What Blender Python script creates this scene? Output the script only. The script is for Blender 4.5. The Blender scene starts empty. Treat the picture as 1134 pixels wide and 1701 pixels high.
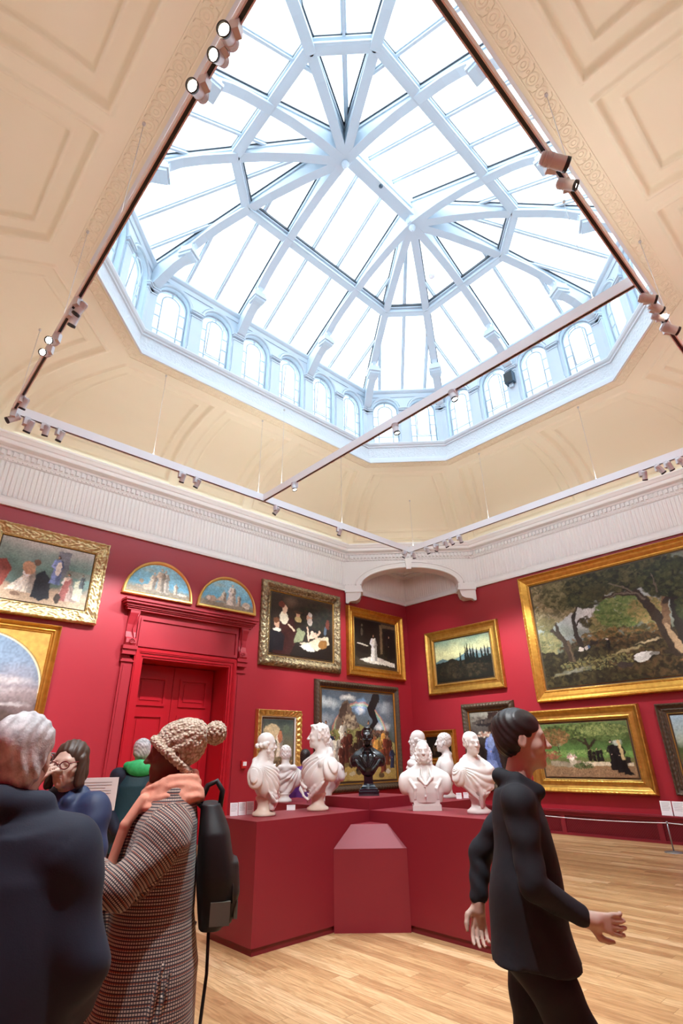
import bpy, math, random
import numpy as np
from mathutils import Matrix, Vector
random.seed(7)
rng = np.random.default_rng(7)
SC = bpy.context.scene
COL = SC.collection
PI = math.pi
# ------------------------------------------------------------------ materials
def M(name, col, rough=.5, metal=0, bump=None, var=None, emit=None, spec=.5, coat=0, trans=0, sheen=0):
    m = bpy.data.materials.new(name); m.use_nodes = True
    nt = m.node_tree; b = nt.nodes['Principled BSDF']
    b.inputs['Base Color'].default_value = (*col, 1)
    b.inputs['Roughness'].default_value = rough
    b.inputs['Metallic'].default_value = metal
    b.inputs['Specular IOR Level'].default_value = spec
    b.inputs['Coat Weight'].default_value = coat
    b.inputs['Sheen Weight'].default_value = sheen
    if emit:
        b.inputs['Emission Color'].default_value = (*emit[0], 1); b.inputs['Emission Strength'].default_value = emit[1]
    tc = nt.nodes.new('ShaderNodeTexCoord')
    if var:   # (scale, colour2, contrast)
        n = nt.nodes.new('ShaderNodeTexNoise'); n.inputs['Scale'].default_value = var[0]; n.inputs['Detail'].default_value = 4
        nt.links.new(tc.outputs['Object'], n.inputs['Vector'])
        r = nt.nodes.new('ShaderNodeValToRGB'); r.color_ramp.elements[0].position = .5 - var[2]; r.color_ramp.elements[1].position = .5 + var[2]
        r.color_ramp.elements[0].color = (*col, 1); r.color_ramp.elements[1].color = (*var[1], 1)
        nt.links.new(n.outputs['Fac'], r.inputs[0]); nt.links.new(r.outputs[0], b.inputs['Base Color'])
    if bump:  # (scale, strength, distance[, detail])
        n = nt.nodes.new('ShaderNodeTexNoise'); n.inputs['Scale'].default_value = bump[0]
        n.inputs['Detail'].default_value = bump[3] if len(bump) > 3 else 3
        nt.links.new(tc.outputs['Object'], n.inputs['Vector'])
        bp = nt.nodes.new('ShaderNodeBump'); bp.inputs['Strength'].default_value = bump[1]; bp.inputs['Distance'].default_value = bump[2]
        nt.links.new(n.outputs['Fac'], bp.inputs['Height']); nt.links.new(bp.outputs[0], b.inputs['Normal'])
    return m
def mathn(nt, op, a, b=None, c=None):
    n = nt.nodes.new('ShaderNodeMath'); n.operation = op
    for i, v in enumerate((a, b, c)):
        if v is None: continue
        if hasattr(v, 'is_output'): nt.links.new(v, n.inputs[i])
        else: n.inputs[i].default_value = v
    return n.outputs[0]

red_wall = M('red_wall_paint', (.390, .022, .035), .40, var=(1.2, (.365, .019, .031), .3), bump=(60, .08, .004), spec=.5)
red_gloss = M('red_gloss_paint', (.46, .012, .022), .28, spec=.5, bump=(8, .03, .01))
red_door = M('red_door_paint', (.44, .010, .018), .3)
red_plinth = M('crimson_plinth_paint', (.215, .010, .021), .5, var=(2, (.195, .008, .018), .3), bump=(120, .08, .002))
red_grille = M('dark_red_grille', (.16, .008, .016), .5)
cream = M('cream_plaster', (.84, .78, .60), .6, var=(.8, (.83, .765, .575), .3), bump=(30, .05, .004))
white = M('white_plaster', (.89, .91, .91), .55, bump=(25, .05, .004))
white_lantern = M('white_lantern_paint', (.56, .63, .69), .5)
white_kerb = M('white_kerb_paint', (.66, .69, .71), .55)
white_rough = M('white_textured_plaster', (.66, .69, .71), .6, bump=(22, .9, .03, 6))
gold = M('gold_leaf', (.72, .44, .10), .36, .85, bump=(40, .25, .006), var=(9, (.50, .28, .06), .25))
gold_bright = M('bright_gold_leaf', (.86, .60, .20), .3, .8, bump=(30, .1, .004), var=(6, (.74, .48, .13), .3))
gold_pale = M('pale_gilding', (.80, .68, .38), .4, .6, bump=(50, .3, .006), var=(14, (.62, .47, .2), .2))
gold_old = M('antique_gilding', (.46, .36, .19), .45, .6, bump=(50, .4, .006), var=(16, (.17, .13, .08), .18))
gold_warm = M('warm_gold_leaf', (.72, .38, .07), .34, .85, bump=(30, .2, .004), var=(10, (.52, .25, .04), .25))
dark_wood = M('dark_carved_frame', (.075, .05, .035), .45, .2, bump=(60, .5, .006), var=(20, (.10, .065, .035), .15))
mount = M('white_card_mount', (.85, .84, .8), .7)
track_m = M('track_metal', (.9, .91, .92), .4, .0)
spot_white = M('spotlight_white', (.72, .73, .75), .4)
spot_black = M('spotlight_black', (.012, .012, .013), .4)
lamp_on = M('lit_lamp_lens', (1, .95, .85), .3, emit=((1, .86, .66), 14))
lamp_hot = M('bright_lamp_lens', (1, .95, .85), .3, emit=((1, .84, .6), 60))
cable_m = M('steel_cable', (.6, .6, .58), .4, .3)
steel = M('grey_steel', (.30, .31, .33), .35, .7)
paper = M('white_label_card', (.88, .89, .9), .6)
ink = M('grey_print', (.30, .30, .32), .7)
marble = M('white_marble', (.78, .76, .73), .38, var=(5, (.66, .63, .59), .35), bump=(70, .06, .002), spec=.4)
marble_warm = M('yellowed_marble', (.78, .69, .58), .38, var=(6, (.62, .48, .36), .3), bump=(60, .06, .002))
bronze = M('black_bronze', (.018, .017, .018), .2, .55, bump=(25, .1, .003), spec=.8)
black_stone = M('black_polished_stone', (.008, .009, .014), .1, spec=.7, coat=.6)
skin_pale = M('pale_skin', (.68, .50, .41), .5, var=(12, (.60, .42, .33), .3))
skin_dark = M('brown_skin', (.17, .080, .048), .42, var=(12, (.14, .062, .036), .3))
grey_hair = M('grey_hair', (.72, .73, .74), .55, var=(30, (.36, .36, .37), .16), bump=(120, .5, .004))
brown_hair = M('brown_hair', (.055, .030, .018), .45, bump=(90, .2, .003))
dark_hair = M('dark_hair', (.02, .015, .014), .45, bump=(90, .2, .003))
navy = M('navy_cloth', (.008, .013, .032), .8, bump=(240, .2, .0015), sheen=.03)
navy_blue = M('navy_blue_jacket', (.013, .028, .085), .6, bump=(8, .3, .02), sheen=.03)
near_black = M('near_black_cloth', (.010, .012, .018), .8, bump=(9, .3, .02))
teal = M('teal_jacket', (.008, .055, .075), .6, bump=(9, .3, .02))
green = M('bright_green_hood', (.05, .62, .20), .55, var=(25, (.02, .42, .12), .2))
purple = M('purple_cloth', (.09, .015, .16), .7, bump=(9, .3, .02))
peach = M('peach_scarf', (.90, .44, .31), .8, var=(6, (.80, .35, .24), .3), bump=(40, .3, .006))
black_nylon = M('black_nylon', (.006, .006, .008), .55, bump=(20, .15, .006))
olive = M('olive_grey_nylon', (.12, .12, .095), .6)
shoe_m = M('black_leather', (.012, .012, .012), .35)
dark_red_plastic = M('dark_red_plastic', (.16, .02, .02), .3)
gadget_red = M('alarm_red_plastic', (.6, .02, .02), .4)
dark_edge = M('dark_edge_grey', (.05, .06, .075), .5)  # dark grey for thin bars along ribs and purlins, under the glass
dark_plastic = M('dark_blue_grey_plastic', (.03, .06, .09), .4)

def knit_mat():
    m = M('chunky_beige_knit', (.66, .52, .38), .9, sheen=.3)
    nt = m.node_tree; b = nt.nodes['Principled BSDF']; tc = nt.nodes.new('ShaderNodeTexCoord')
    v = nt.nodes.new('ShaderNodeTexVoronoi'); v.inputs['Scale'].default_value = 85
    nt.links.new(tc.outputs['Object'], v.inputs['Vector'])
    r = nt.nodes.new('ShaderNodeValToRGB'); r.color_ramp.elements[0].color = (.84, .72, .57, 1); r.color_ramp.elements[1].color = (.40, .29, .19, 1)
    r.color_ramp.elements[0].position = .2; r.color_ramp.elements[1].position = .75
    nt.links.new(v.outputs['Distance'], r.inputs[0]); nt.links.new(r.outputs[0], b.inputs['Base Color'])
    bp = nt.nodes.new('ShaderNodeBump'); bp.inputs['Strength'].default_value = .8; bp.inputs['Distance'].default_value = .012; bp.invert = True
    nt.links.new(v.outputs['Distance'], bp.inputs['Height']); nt.links.new(bp.outputs[0], b.inputs['Normal'])
    return m
knit = knit_mat()
def check_mat():
    m = M('checked_wool_coat', (.2, .12, .1), .9, sheen=.2)
    nt = m.node_tree; b = nt.nodes['Principled BSDF']; tc = nt.nodes.new('ShaderNodeTexCoord')
    at = nt.nodes.new('ShaderNodeAttribute'); at.attribute_name = 'cloth'
    sp = nt.nodes.new('ShaderNodeSeparateXYZ'); nt.links.new(at.outputs['Vector'], sp.inputs[0])
    u = mathn(nt, 'FRACT', mathn(nt, 'MULTIPLY', sp.outputs[0], 105.0)); w = mathn(nt, 'FRACT', mathn(nt, 'MULTIPLY', sp.outputs[1], 105.0))
    a = mathn(nt, 'GREATER_THAN', u, .55); c = mathn(nt, 'GREATER_THAN', w, .60)
    # weft: dark line / light line, warp breaks the light lines
    mix = nt.nodes.new('ShaderNodeMix'); mix.data_type = 'RGBA'
    f3 = mathn(nt, 'GREATER_THAN', mathn(nt, 'FRACT', mathn(nt, 'MULTIPLY', sp.outputs[1], 35.0)), .74)
    mix.inputs['A'].default_value = (.66, .54, .44, 1); mix.inputs['B'].default_value = (.44, .15, .09, 1); nt.links.new(f3, mix.inputs['Factor'])
    m2 = nt.nodes.new('ShaderNodeMix'); m2.data_type = 'RGBA'
    fac = mathn(nt, 'MAXIMUM', c, mathn(nt, 'MULTIPLY', a, .8)); nt.links.new(fac, m2.inputs['Factor'])
    nt.links.new(mix.outputs['Result'], m2.inputs['A']); m2.inputs['B'].default_value = (.035, .032, .045, 1)
    nt.links.new(m2.outputs['Result'], b.inputs['Base Color'])
    return m
check_cloth = check_mat()
def plank_mat():
    m = M('oak_floor_boards', (.6, .36, .18), .36, spec=.45)
    nt = m.node_tree; b = nt.nodes['Principled BSDF']; tc = nt.nodes.new('ShaderNodeTexCoord')
    sp = nt.nodes.new('ShaderNodeSeparateXYZ'); nt.links.new(tc.outputs['Object'], sp.inputs[0])
    W, LN = .125, 1.55
    row = mathn(nt, 'FLOOR', mathn(nt, 'DIVIDE', sp.outputs[0], W))
    wn = nt.nodes.new('ShaderNodeTexWhiteNoise'); wn.noise_dimensions = '1D'; nt.links.new(row, wn.inputs['W'])
    yy = mathn(nt, 'ADD', mathn(nt, 'DIVIDE', sp.outputs[1], LN), mathn(nt, 'MULTIPLY', wn.outputs['Value'], 7.3))
    colm = mathn(nt, 'FLOOR', yy)
    cb = nt.nodes.new('ShaderNodeCombineXYZ'); nt.links.new(row, cb.inputs[0]); nt.links.new(colm, cb.inputs[1])
    w2 = nt.nodes.new('ShaderNodeTexWhiteNoise'); w2.noise_dimensions = '3D'; nt.links.new(cb.outputs[0], w2.inputs['Vector'])
    r = nt.nodes.new('ShaderNodeValToRGB'); e = r.color_ramp.elements
    e[0].color = (.40, .215, .10, 1); e[1].color = (.68, .47, .27, 1); x = e.new(.4); x.color = (.53, .32, .155, 1); x = e.new(.75); x.color = (.59, .38, .195, 1)
    nt.links.new(w2.outputs['Value'], r.inputs[0])
    # grain
    mp = nt.nodes.new('ShaderNodeMapping'); mp.inputs['Scale'].default_value = (16, 1.6, 1)
    ad = nt.nodes.new('ShaderNodeVectorMath'); ad.operation = 'ADD'
    sc = nt.nodes.new('ShaderNodeVectorMath'); sc.operation = 'SCALE'; sc.inputs['Scale'].default_value = 9
    nt.links.new(w2.outputs['Color'], sc.inputs[0]); nt.links.new(tc.outputs['Object'], ad.inputs[0]); nt.links.new(sc.outputs[0], ad.inputs[1])
    nt.links.new(ad.outputs[0], mp.inputs[0])
    n = nt.nodes.new('ShaderNodeTexNoise'); n.inputs['Scale'].default_value = 1.6; n.inputs['Detail'].default_value = 8; n.inputs['Distortion'].default_value = 1.6
    nt.links.new(mp.outputs[0], n.inputs['Vector'])
    r2 = nt.nodes.new('ShaderNodeValToRGB'); r2.color_ramp.elements[0].position = .36; r2.color_ramp.elements[1].position = .62
    r2.color_ramp.elements[0].color = (.74, .66, .58, 1); r2.color_ramp.elements[1].color = (1.06, 1.05, 1.03, 1); nt.links.new(n.outputs['Fac'], r2.inputs[0])
    mu = nt.nodes.new('ShaderNodeMix'); mu.data_type = 'RGBA'; mu.blend_type = 'MULTIPLY'; mu.inputs['Factor'].default_value = 1
    nt.links.new(r.outputs[0], mu.inputs['A']); nt.links.new(r2.outputs[0], mu.inputs['B'])
    # gaps
    fx = mathn(nt, 'FRACT', mathn(nt, 'DIVIDE', sp.outputs[0], W)); fy = mathn(nt, 'FRACT', yy)
    g = mathn(nt, 'MAXIMUM', mathn(nt, 'LESS_THAN', fx, .022), mathn(nt, 'LESS_THAN', fy, .0022))
    m3 = nt.nodes.new('ShaderNodeMix'); m3.data_type = 'RGBA'; nt.links.new(g, m3.inputs['Factor'])
    nt.links.new(mu.outputs['Result'], m3.inputs['A']); m3.inputs['B'].default_value = (.24, .12, .05, 1)
    nt.links.new(m3.outputs['Result'], b.inputs['Base Color'])
    bp = nt.nodes.new('ShaderNodeBump'); bp.inputs['Strength'].default_value = .12; bp.inputs['Distance'].default_value = .003
    nt.links.new(n.outputs['Fac'], bp.inputs['Height']); nt.links.new(bp.outputs[0], b.inputs['Normal'])
    return m
oak = plank_mat()
def glass_mat(name, tint, tr):
    m = bpy.data.materials.new(name); m.use_nodes = True; nt = m.node_tree; nt.nodes.clear()
    o = nt.nodes.new('ShaderNodeOutputMaterial'); t = nt.nodes.new('ShaderNodeBsdfTransparent'); d = nt.nodes.new('ShaderNodeBsdfTranslucent')
    g = nt.nodes.new('ShaderNodeBsdfGlossy'); g.inputs['Roughness'].default_value = .1
    t.inputs[0].default_value = (*tint, 1); d.inputs[0].default_value = (.9, .95, 1, 1)
    a = nt.nodes.new('ShaderNodeMixShader'); a.inputs[0].default_value = tr; nt.links.new(t.outputs[0], a.inputs[1]); nt.links.new(d.outputs[0], a.inputs[2])
    b = nt.nodes.new('ShaderNodeMixShader'); b.inputs[0].default_value = .04; nt.links.new(a.outputs[0], b.inputs[1]); nt.links.new(g.outputs[0], b.inputs[2])
    nt.links.new(b.outputs[0], o.inputs[0]); return m
glass = glass_mat('frosted_roof_glass', (.95, .98, 1), .3)
glass_w = glass_mat('window_glass', (.46, .60, .74), .10)
def paint_mat():
    m = bpy.data.materials.new('oil_paint'); m.use_nodes = True; nt = m.node_tree; b = nt.nodes['Principled BSDF']
    a = nt.nodes.new('ShaderNodeAttribute'); a.attribute_name = 'Col'; nt.links.new(a.outputs['Color'], b.inputs['Base Color'])
    b.inputs['Roughness'].default_value = .42; b.inputs['Specular IOR Level'].default_value = .35
    tc = nt.nodes.new('ShaderNodeTexCoord'); n = nt.nodes.new('ShaderNodeTexNoise'); n.inputs['Scale'].default_value = 50; nt.links.new(tc.outputs['Object'], n.inputs['Vector'])
    bp = nt.nodes.new('ShaderNodeBump'); bp.inputs['Strength'].default_value = .15; bp.inputs['Distance'].default_value = .004
    nt.links.new(n.outputs['Fac'], bp.inputs['Height']); nt.links.new(bp.outputs[0], b.inputs['Normal'])
    return m
oil = paint_mat()
# ------------------------------------------------------------------ mesh helpers
def link(name, me, mat=None, parent=None, smooth=False, props=None):
    o = bpy.data.objects.new(name, me); COL.objects.link(o)
    if mat is not None and not me.materials: me.materials.append(mat)
    if smooth: me.polygons.foreach_set('use_smooth', [True] * len(me.polygons))
    if parent is not None: o.parent = parent
    for k, v in (props or {}).items(): o[k] = v
    return o
class MB:
    def __init__(s): s.v = []; s.f = []; s.sm = []
    def add(s, v, f, smooth=False):
        b = len(s.v); s.v += [tuple(map(float, p)) for p in v]; s.f += [[b + i for i in q] for q in f]; s.sm += [smooth] * len(f); return s
    def box(s, x0, x1, y0, y1, z0, z1):
        return s.add([(x0,y0,z0),(x1,y0,z0),(x1,y1,z0),(x0,y1,z0),(x0,y0,z1),(x1,y0,z1),(x1,y1,z1),(x0,y1,z1)],
                     [(3,2,1,0),(4,5,6,7),(0,1,5,4),(1,2,6,5),(2,3,7,6),(3,0,4,7)])
    def bar(s, a, b, w, h, up=(0,0,1)):      # box beam from a to b, centred
        a = Vector(a); b = Vector(b); d = (b - a).normalized(); u = Vector(up)
        r = d.cross(u)
        if r.length < 1e-4: r = d.cross(Vector((1,0,0)))
        r.normalize(); u = r.cross(d).normalized()
        P = []
        for q in (a, b):
            for i, j in ((-1,-1),(1,-1),(1,1),(-1,1)): P.append(q + r*(i*w/2) + u*(j*h/2))
        return s.add(P, [(0,1,2,3),(7,6,5,4),(0,4,5,1),(1,5,6,2),(2,6,7,3),(3,7,4,0)])
    def tube(s, pts, r, n=8, closed=False, smooth=True, caps=True):
        pts = [Vector(p) for p in pts]; N = len(pts); rr = r if hasattr(r, '__len__') else [r]*N
        V = []; prev = None
        for i, p in enumerate(pts):
            if closed: d = pts[(i+1) % N] - pts[i-1]
            else: d = pts[min(i+1, N-1)] - pts[max(i-1, 0)]
            d.normalize()
            if prev is None:
                u = d.cross(Vector((0,0,1)))
                if u.length < .05: u = d.cross(Vector((1,0,0)))
            else: u = prev - d*prev.dot(d)
            u.normalize(); prev = u; w = d.cross(u)
            for k in range(n):
                a = 2*PI*k/n; V.append(p + (u*math.cos(a) + w*math.sin(a))*rr[i])
        F = []
        for i in range(N if closed else N-1):
            j = (i+1) % N
            for k in range(n): F.append((i*n+k, j*n+k, j*n+(k+1) % n, i*n+(k+1) % n))
        if caps and not closed: F.append(tuple(range(n))[::-1]); F.append(tuple((N-1)*n+k for k in range(n)))
        return s.add(V, F, smooth)
    def lathe(s, prof, c=(0,0,0), n=28, smooth=True, M4=None, sq=False):   # prof (r,z)
        V = []; F = []
        for r, z in prof:
            for k in range(n):
                a = 2*PI*(k+.5)/n; p = Vector((r*math.cos(a), r*math.sin(a), z))
                if sq: m = max(abs(math.cos(a)), abs(math.sin(a))); p = Vector((r*math.cos(a)/m, r*math.sin(a)/m, z))
                if M4 is not None: p = M4 @ p
                V.append(p + Vector(c))
        for i in range(len(prof)-1):
            for k in range(n): F.append((i*n+k, i*n+(k+1) % n, (i+1)*n+(k+1) % n, (i+1)*n+k))
        F.append(tuple(range(n))[::-1]); F.append(tuple((len(prof)-1)*n+k for k in range(n)))
        return s.add(V, F, smooth)
    def ico(s, c, r, squash=(1,1,1)):
        t = (1+5**.5)/2; V = [(-1,t,0),(1,t,0),(-1,-t,0),(1,-t,0),(0,-1,t),(0,1,t),(0,-1,-t),(0,1,-t),(t,0,-1),(t,0,1),(-t,0,-1),(-t,0,1)]
        k = r/math.sqrt(1+t*t); F = [(0,11,5),(0,5,1),(0,1,7),(0,7,10),(0,10,11),(1,5,9),(5,11,4),(11,10,2),(10,7,6),(7,1,8),(3,9,4),(3,4,2),(3,2,6),(3,6,8),(3,8,9),(4,9,5),(2,4,11),(6,2,10),(8,6,7),(9,8,1)]
        return s.add([(c[0]+x*k*squash[0], c[1]+y*k*squash[1], c[2]+z*k*squash[2]) for x,y,z in V], F, True)
    def prism(s, poly, a, b):     # poly: list of 3D pts (planar), extruded from +a to +b offset vectors
        n = len(poly); a = Vector(a); b = Vector(b)
        V = [Vector(p)+a for p in poly] + [Vector(p)+b for p in poly]
        return s.add(V, [tuple(range(n)), tuple(range(2*n-1, n-1, -1))] + [(i, n+i, n+(i+1) % n, (i+1) % n) for i in range(n)])
    def build(s, name, mat, parent=None, **kw):
        me = bpy.data.meshes.new(name); me.from_pydata(s.v, [], s.f); me.polygons.foreach_set('use_smooth', s.sm); me.update()
        fixn(me); props = kw.pop('props', {}); o = link(name, me, mat, parent, props=props)
        for k, v in kw.items(): setattr(o, k, v)
        return o
def fixn(me):
    import bmesh
    bm = bmesh.new(); bm.from_mesh(me); bmesh.ops.recalc_face_normals(bm, faces=bm.faces); bm.to_mesh(me); bm.free()
def gridmesh(name, P, mat, parent=None, smooth=True, props=None, col=None, quads=None):   # P (n,m,3)
    n, m = P.shape[:2]; me = bpy.data.meshes.new(name)
    idx = np.arange(n*m).reshape(n, m); F = np.stack([idx[:-1,:-1], idx[1:,:-1], idx[1:,1:], idx[:-1,1:]], -1).reshape(-1, 4)
    npmesh(me, P.reshape(-1, 3), F)
    if col is not None:
        a = me.color_attributes.new('Col', 'FLOAT_COLOR', 'POINT'); c = np.ones((n*m, 4), np.float32); c[:, :3] = col.reshape(-1, 3); a.data.foreach_set('color', c.ravel())
    return link(name, me, mat, parent, smooth, props)
def npmesh(me, V, F):
    me.vertices.add(len(V)); me.vertices.foreach_set('co', np.asarray(V, np.float32).ravel())
    me.loops.add(F.size); me.loops.foreach_set('vertex_index', F.astype(np.int32).ravel())
    me.polygons.add(len(F)); me.polygons.foreach_set('loop_start', np.arange(0, F.size, F.shape[1], dtype=np.int32))
    me.update(calc_edges=True); me.validate()
STR = {'kind': 'structure'}
def root(name, label, cat, loc=(0,0,0), rz=0, group=None):
    o = bpy.data.objects.new(name, None); COL.objects.link(o); o.location = loc; o.rotation_euler = (0,0,rz); o.empty_display_size = .1
    o['label'] = label; o['category'] = cat
    if group: o['group'] = group
    return o
def tag(o, label, cat, group=None):
    o['label'] = label; o['category'] = cat
    if group: o['group'] = group
    return o
# ------------------------------------------------------------------ camera
cam = bpy.data.cameras.new('camera'); co = bpy.data.objects.new('camera', cam); COL.objects.link(co); SC.camera = co
cam.sensor_fit = 'HORIZONTAL'; cam.sensor_width = 36; cam.lens = 863.29/1134*36; cam.clip_start = .05
yaw, pit, rol = 0.75010145, 0.43995217, -0.01483215
f = Vector((math.sin(yaw)*math.cos(pit), math.cos(yaw)*math.cos(pit), math.sin(pit))); r = Vector((math.cos(yaw), -math.sin(yaw), 0)); u = r.cross(f)
r2 = r*math.cos(rol) + u*math.sin(rol); u2 = -r*math.sin(rol) + u*math.cos(rol)
co.matrix_world = Matrix(((r2.x, u2.x, -f.x, 0), (r2.y, u2.y, -f.y, 0), (r2.z, u2.z, -f.z, 1.6), (0, 0, 0, 1)))
# ------------------------------------------------------------------ room dimensions
CX, CY, HX, HY, CC = 5.40, 4.47, 7.32, 6.22, 2.67
XW, YW, X0, Y0 = CX+HX, CY+HY, CX-HX, CY-HY
ZR = 8.43
def octo(hx, hy, c):
    return [(CX+hx-c,CY+hy),(CX+hx,CY+hy-c),(CX+hx,CY-hy+c),(CX+hx-c,CY-hy),(CX-hx+c,CY-hy),(CX-hx,CY-hy+c),(CX-hx,CY+hy-c),(CX-hx+c,CY+hy)]
def roomoct(d): return octo(HX-d, HY-d, CC-.586*d)
def rimoct(d): return octo(4.40-d, 3.47-d, 1.38-.586*d)
def sweep(mb, octf, prof, sides=range(8)):
    for a, b in zip(prof[:-1], prof[1:]):
        A = octf(a[0]); B = octf(b[0])
        for i in sides:
            j = (i+1) % 8; mb.add([(*A[i],a[1]),(*A[j],a[1]),(*B[j],b[1]),(*B[i],b[1])], [(0,1,2,3)])
# floor
mb = MB(); mb.box(X0-.3, XW+.3, Y0-.3, YW+.9, -.1, 0); mb.build('floor', oak, props=STR)
# walls
ZT = 7.1
DX0, DX1, DZ = 4.36, 6.36, 3.46      # door opening
mb = MB()
mb.box(X0-.2, DX0, YW, YW+.25, 0, ZT); mb.box(DX1, XW+.2, YW, YW+.25, 0, ZT); mb.box(DX0, DX1, YW, YW+.25, DZ, ZT)
mb.build('wall_left', red_wall, props=STR)
mb = MB(); mb.box(XW, XW+.25, Y0-.2, YW+.2, 0, ZT); mb.build('wall_right', red_wall, props=STR)
mb = MB(); mb.box(X0-.25, X0, Y0-.2, YW+.2, 0, ZT); mb.build('wall_near_left', red_wall, props=STR)
mb = MB(); mb.box(X0-.2, XW+.2, Y0-.25, Y0, 0, ZT); mb.build('wall_near_right', red_wall, props=STR)
# lower entablature on the straight walls: base moulding and frieze ground
prof = [(.0,5.95),(.05,5.95),(.055,6.0),(.04,6.05),(.03,6.08),(.03,6.12),(.012,6.13),(.012,6.84),(.04,6.85),(.05,6.88)]
def wallpt(w, a, d, z):   # point on wall w at along-coordinate a, d metres into the room
    return {'L': (a, YW-d, z), 'R': (XW-d, a, z), 'NL': (X0+d, a, z), 'NR': (a, Y0+d, z)}[w]
for k, (w, a0, a1) in enumerate((('L', X0, XW), ('R', Y0, YW), ('NL', Y0, YW), ('NR', X0, XW))):
    mb = MB()
    for p, q in zip(prof[:-1], prof[1:]):
        mb.add([wallpt(w,a0,*p), wallpt(w,a1,*p), wallpt(w,a1,*q), wallpt(w,a0,*q)], [(0,1,2,3)])
    n = int((a1-a0)/.085)
    if w in 'LR':
        for i in range(n):
            a = a0 + i*.085
            pr = [(0,.014),(.018,.032),(.042,.032),(.06,.014)]
            for (s0,d0),(s1,d1) in zip(pr[:-1], pr[1:]):
                mb.add([wallpt(w,a+s0,d0,6.14), wallpt(w,a+s1,d1,6.14), wallpt(w,a+s1,d1,6.83), wallpt(w,a+s0,d0,6.83)], [(0,1,2,3)])
            mb.ico(wallpt(w, a+.03, .055, 6.875), .022)
    mb.build(f'trim_{k+1}', white, props=STR)
# chamfer arches carried on corbels across the room corners
def chamfer(i, name, detail):
    A, B = [Vector((*p, 0)) for p in (roomoct(0)[i], roomoct(0)[(i+1) % 8])]
    L = (B-A).length; t = (B-A)/L; nrm = Vector((CX,CY,0)) - (A+B)/2; nrm.z = 0; nrm -= t*nrm.dot(t); nrm.normalize()
    P = lambda s, d, z: A + t*s + nrm*d + Vector((0,0,z))
    def za(s, off=0):   # arch underside
        q = (s-L/2)/(1.40+off)
        return 6.12 + (.5+off)*math.sqrt(max(0, 1-q*q)) if abs(q) < 1 else None
    mb = MB(); N = 40; ss = [.49 + (L-.98)*k/N for k in range(N+1)]
    zz = [za(s) or 6.12 for s in ss]
    for d in (.02, -.38):
        mb.add([P(0,d,5.95), P(.49,d,5.95), P(.49,d,6.9), P(0,d,6.9)], [(0,1,2,3)]); mb.add([P(L-.49,d,5.95), P(L,d,5.95), P(L,d,6.9), P(L-.49,d,6.9)], [(0,1,2,3)])
        for k in range(N): mb.add([P(ss[k],d,zz[k]), P(ss[k+1],d,zz[k+1]), P(ss[k+1],d,6.9), P(ss[k],d,6.9)], [(0,1,2,3)])
    pts = [(.49,5.95)] + list(zip(ss, zz)) + [(L-.49,5.95)]
    for (s0,z0),(s1,z1) in zip(pts[:-1], pts[1:]): mb.add([P(s0,.02,z0), P(s1,.02,z1), P(s1,-.38,z1), P(s0,-.38,z0)], [(0,1,2,3)])
    for s0, s1 in ((0,.49),(L-.49,L)): mb.add([P(s0,.02,5.95), P(s1,.02,5.95), P(s1,-.38,5.95), P(s0,-.38,5.95)], [(0,1,2,3)])
    # archivolt bands
    for off, r in ((.02,.03),(.17,.022)):
        q = [P(L/2 + (1.40+off)*math.cos(a), .03, 6.12 + (.5+off)*math.sin(a)) for a in [PI*k/36 for k in range(37)]]
        mb.tube(q, r, 6)
    for s0, s1 in ((-.03,.46),(L-.46,L+.03)):
        mb.prism([P(s0,0,5.95),P(s1,0,5.95),P(s1,0,6.08),P(s0,0,6.08)], nrm*.0, nrm*.07)
    if detail:
        s = .0
        while s < L:
            z0 = za(s, .2); z0 = 6.14 if z0 is None else z0+.0
            if z0 < 6.78:
                mb.prism([P(s,0,z0),P(s+.045,0,z0),P(s+.045,0,6.83),P(s,0,6.83)], nrm*.02, nrm*.038)
            s += .085
        for k in range(int(L/.085)): mb.ico(P(.03+k*.085, .055, 6.875), .022)
        # keystone
        mb.prism([P(L/2-.07,0,6.55),P(L/2+.07,0,6.55),P(L/2+.1,0,6.88),P(L/2-.1,0,6.88)], nrm*.02, nrm*.12)
    # corbels
    for s0, sg in ((.02, 1), (L-.02, -1)):
        pf = [(.0,5.95),(.0,5.60),(.06,5.58),(.12,5.64),(.30,5.66),(.40,5.72),(.44,5.82),(.45,5.9),(.45,5.95)]
        mb.prism([P(s0+sg*a,0,z) for a,z in pf], nrm*-.34, nrm*.05)
        mb.prism([P(s0+sg*a,0,z) for a,z in ((-.02,5.9),(.5,5.9),(.5,5.96),(-.02,5.96))], nrm*-.38, nrm*.08)
    mb.build(name, white, props=STR)
    # ceiling behind the arch
    Cn = [(XW,YW),(XW,Y0),(X0,Y0),(X0,YW)][i//2]
    mb = MB(); mb.add([P(0,0,6.98), P(L,0,6.98), Vector((*Cn,6.98))], [(0,1,2)]); mb.add([P(0,0,7.05), P(L,0,7.05), Vector((*Cn,7.05))], [(0,1,2)])
    for d, z in ((.1,6.9),(.2,6.95)):
        c2 = Vector((*Cn, z)); dx = -1 if Cn[0] > CX else 1; dy = -1 if Cn[1] > CY else 1
        mb.bar(c2+Vector((0,dy*d,0)), (A if abs(A.y-Cn[1])<.01 else B)*1+Vector((0,dy*d,z)), .08, .08)
        mb.bar(c2+Vector((dx*d,0,0)), (B if abs(B.x-Cn[0])<.01 else A)*1+Vector((dx*d,0,z)), .08, .08)
    mb.build(f'ceiling_niche_{i//2+1}', white, props=STR)
for i in (0, 2, 4, 6): chamfer(i, f'trim_{5+i//2}', i in (0,))
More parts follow.
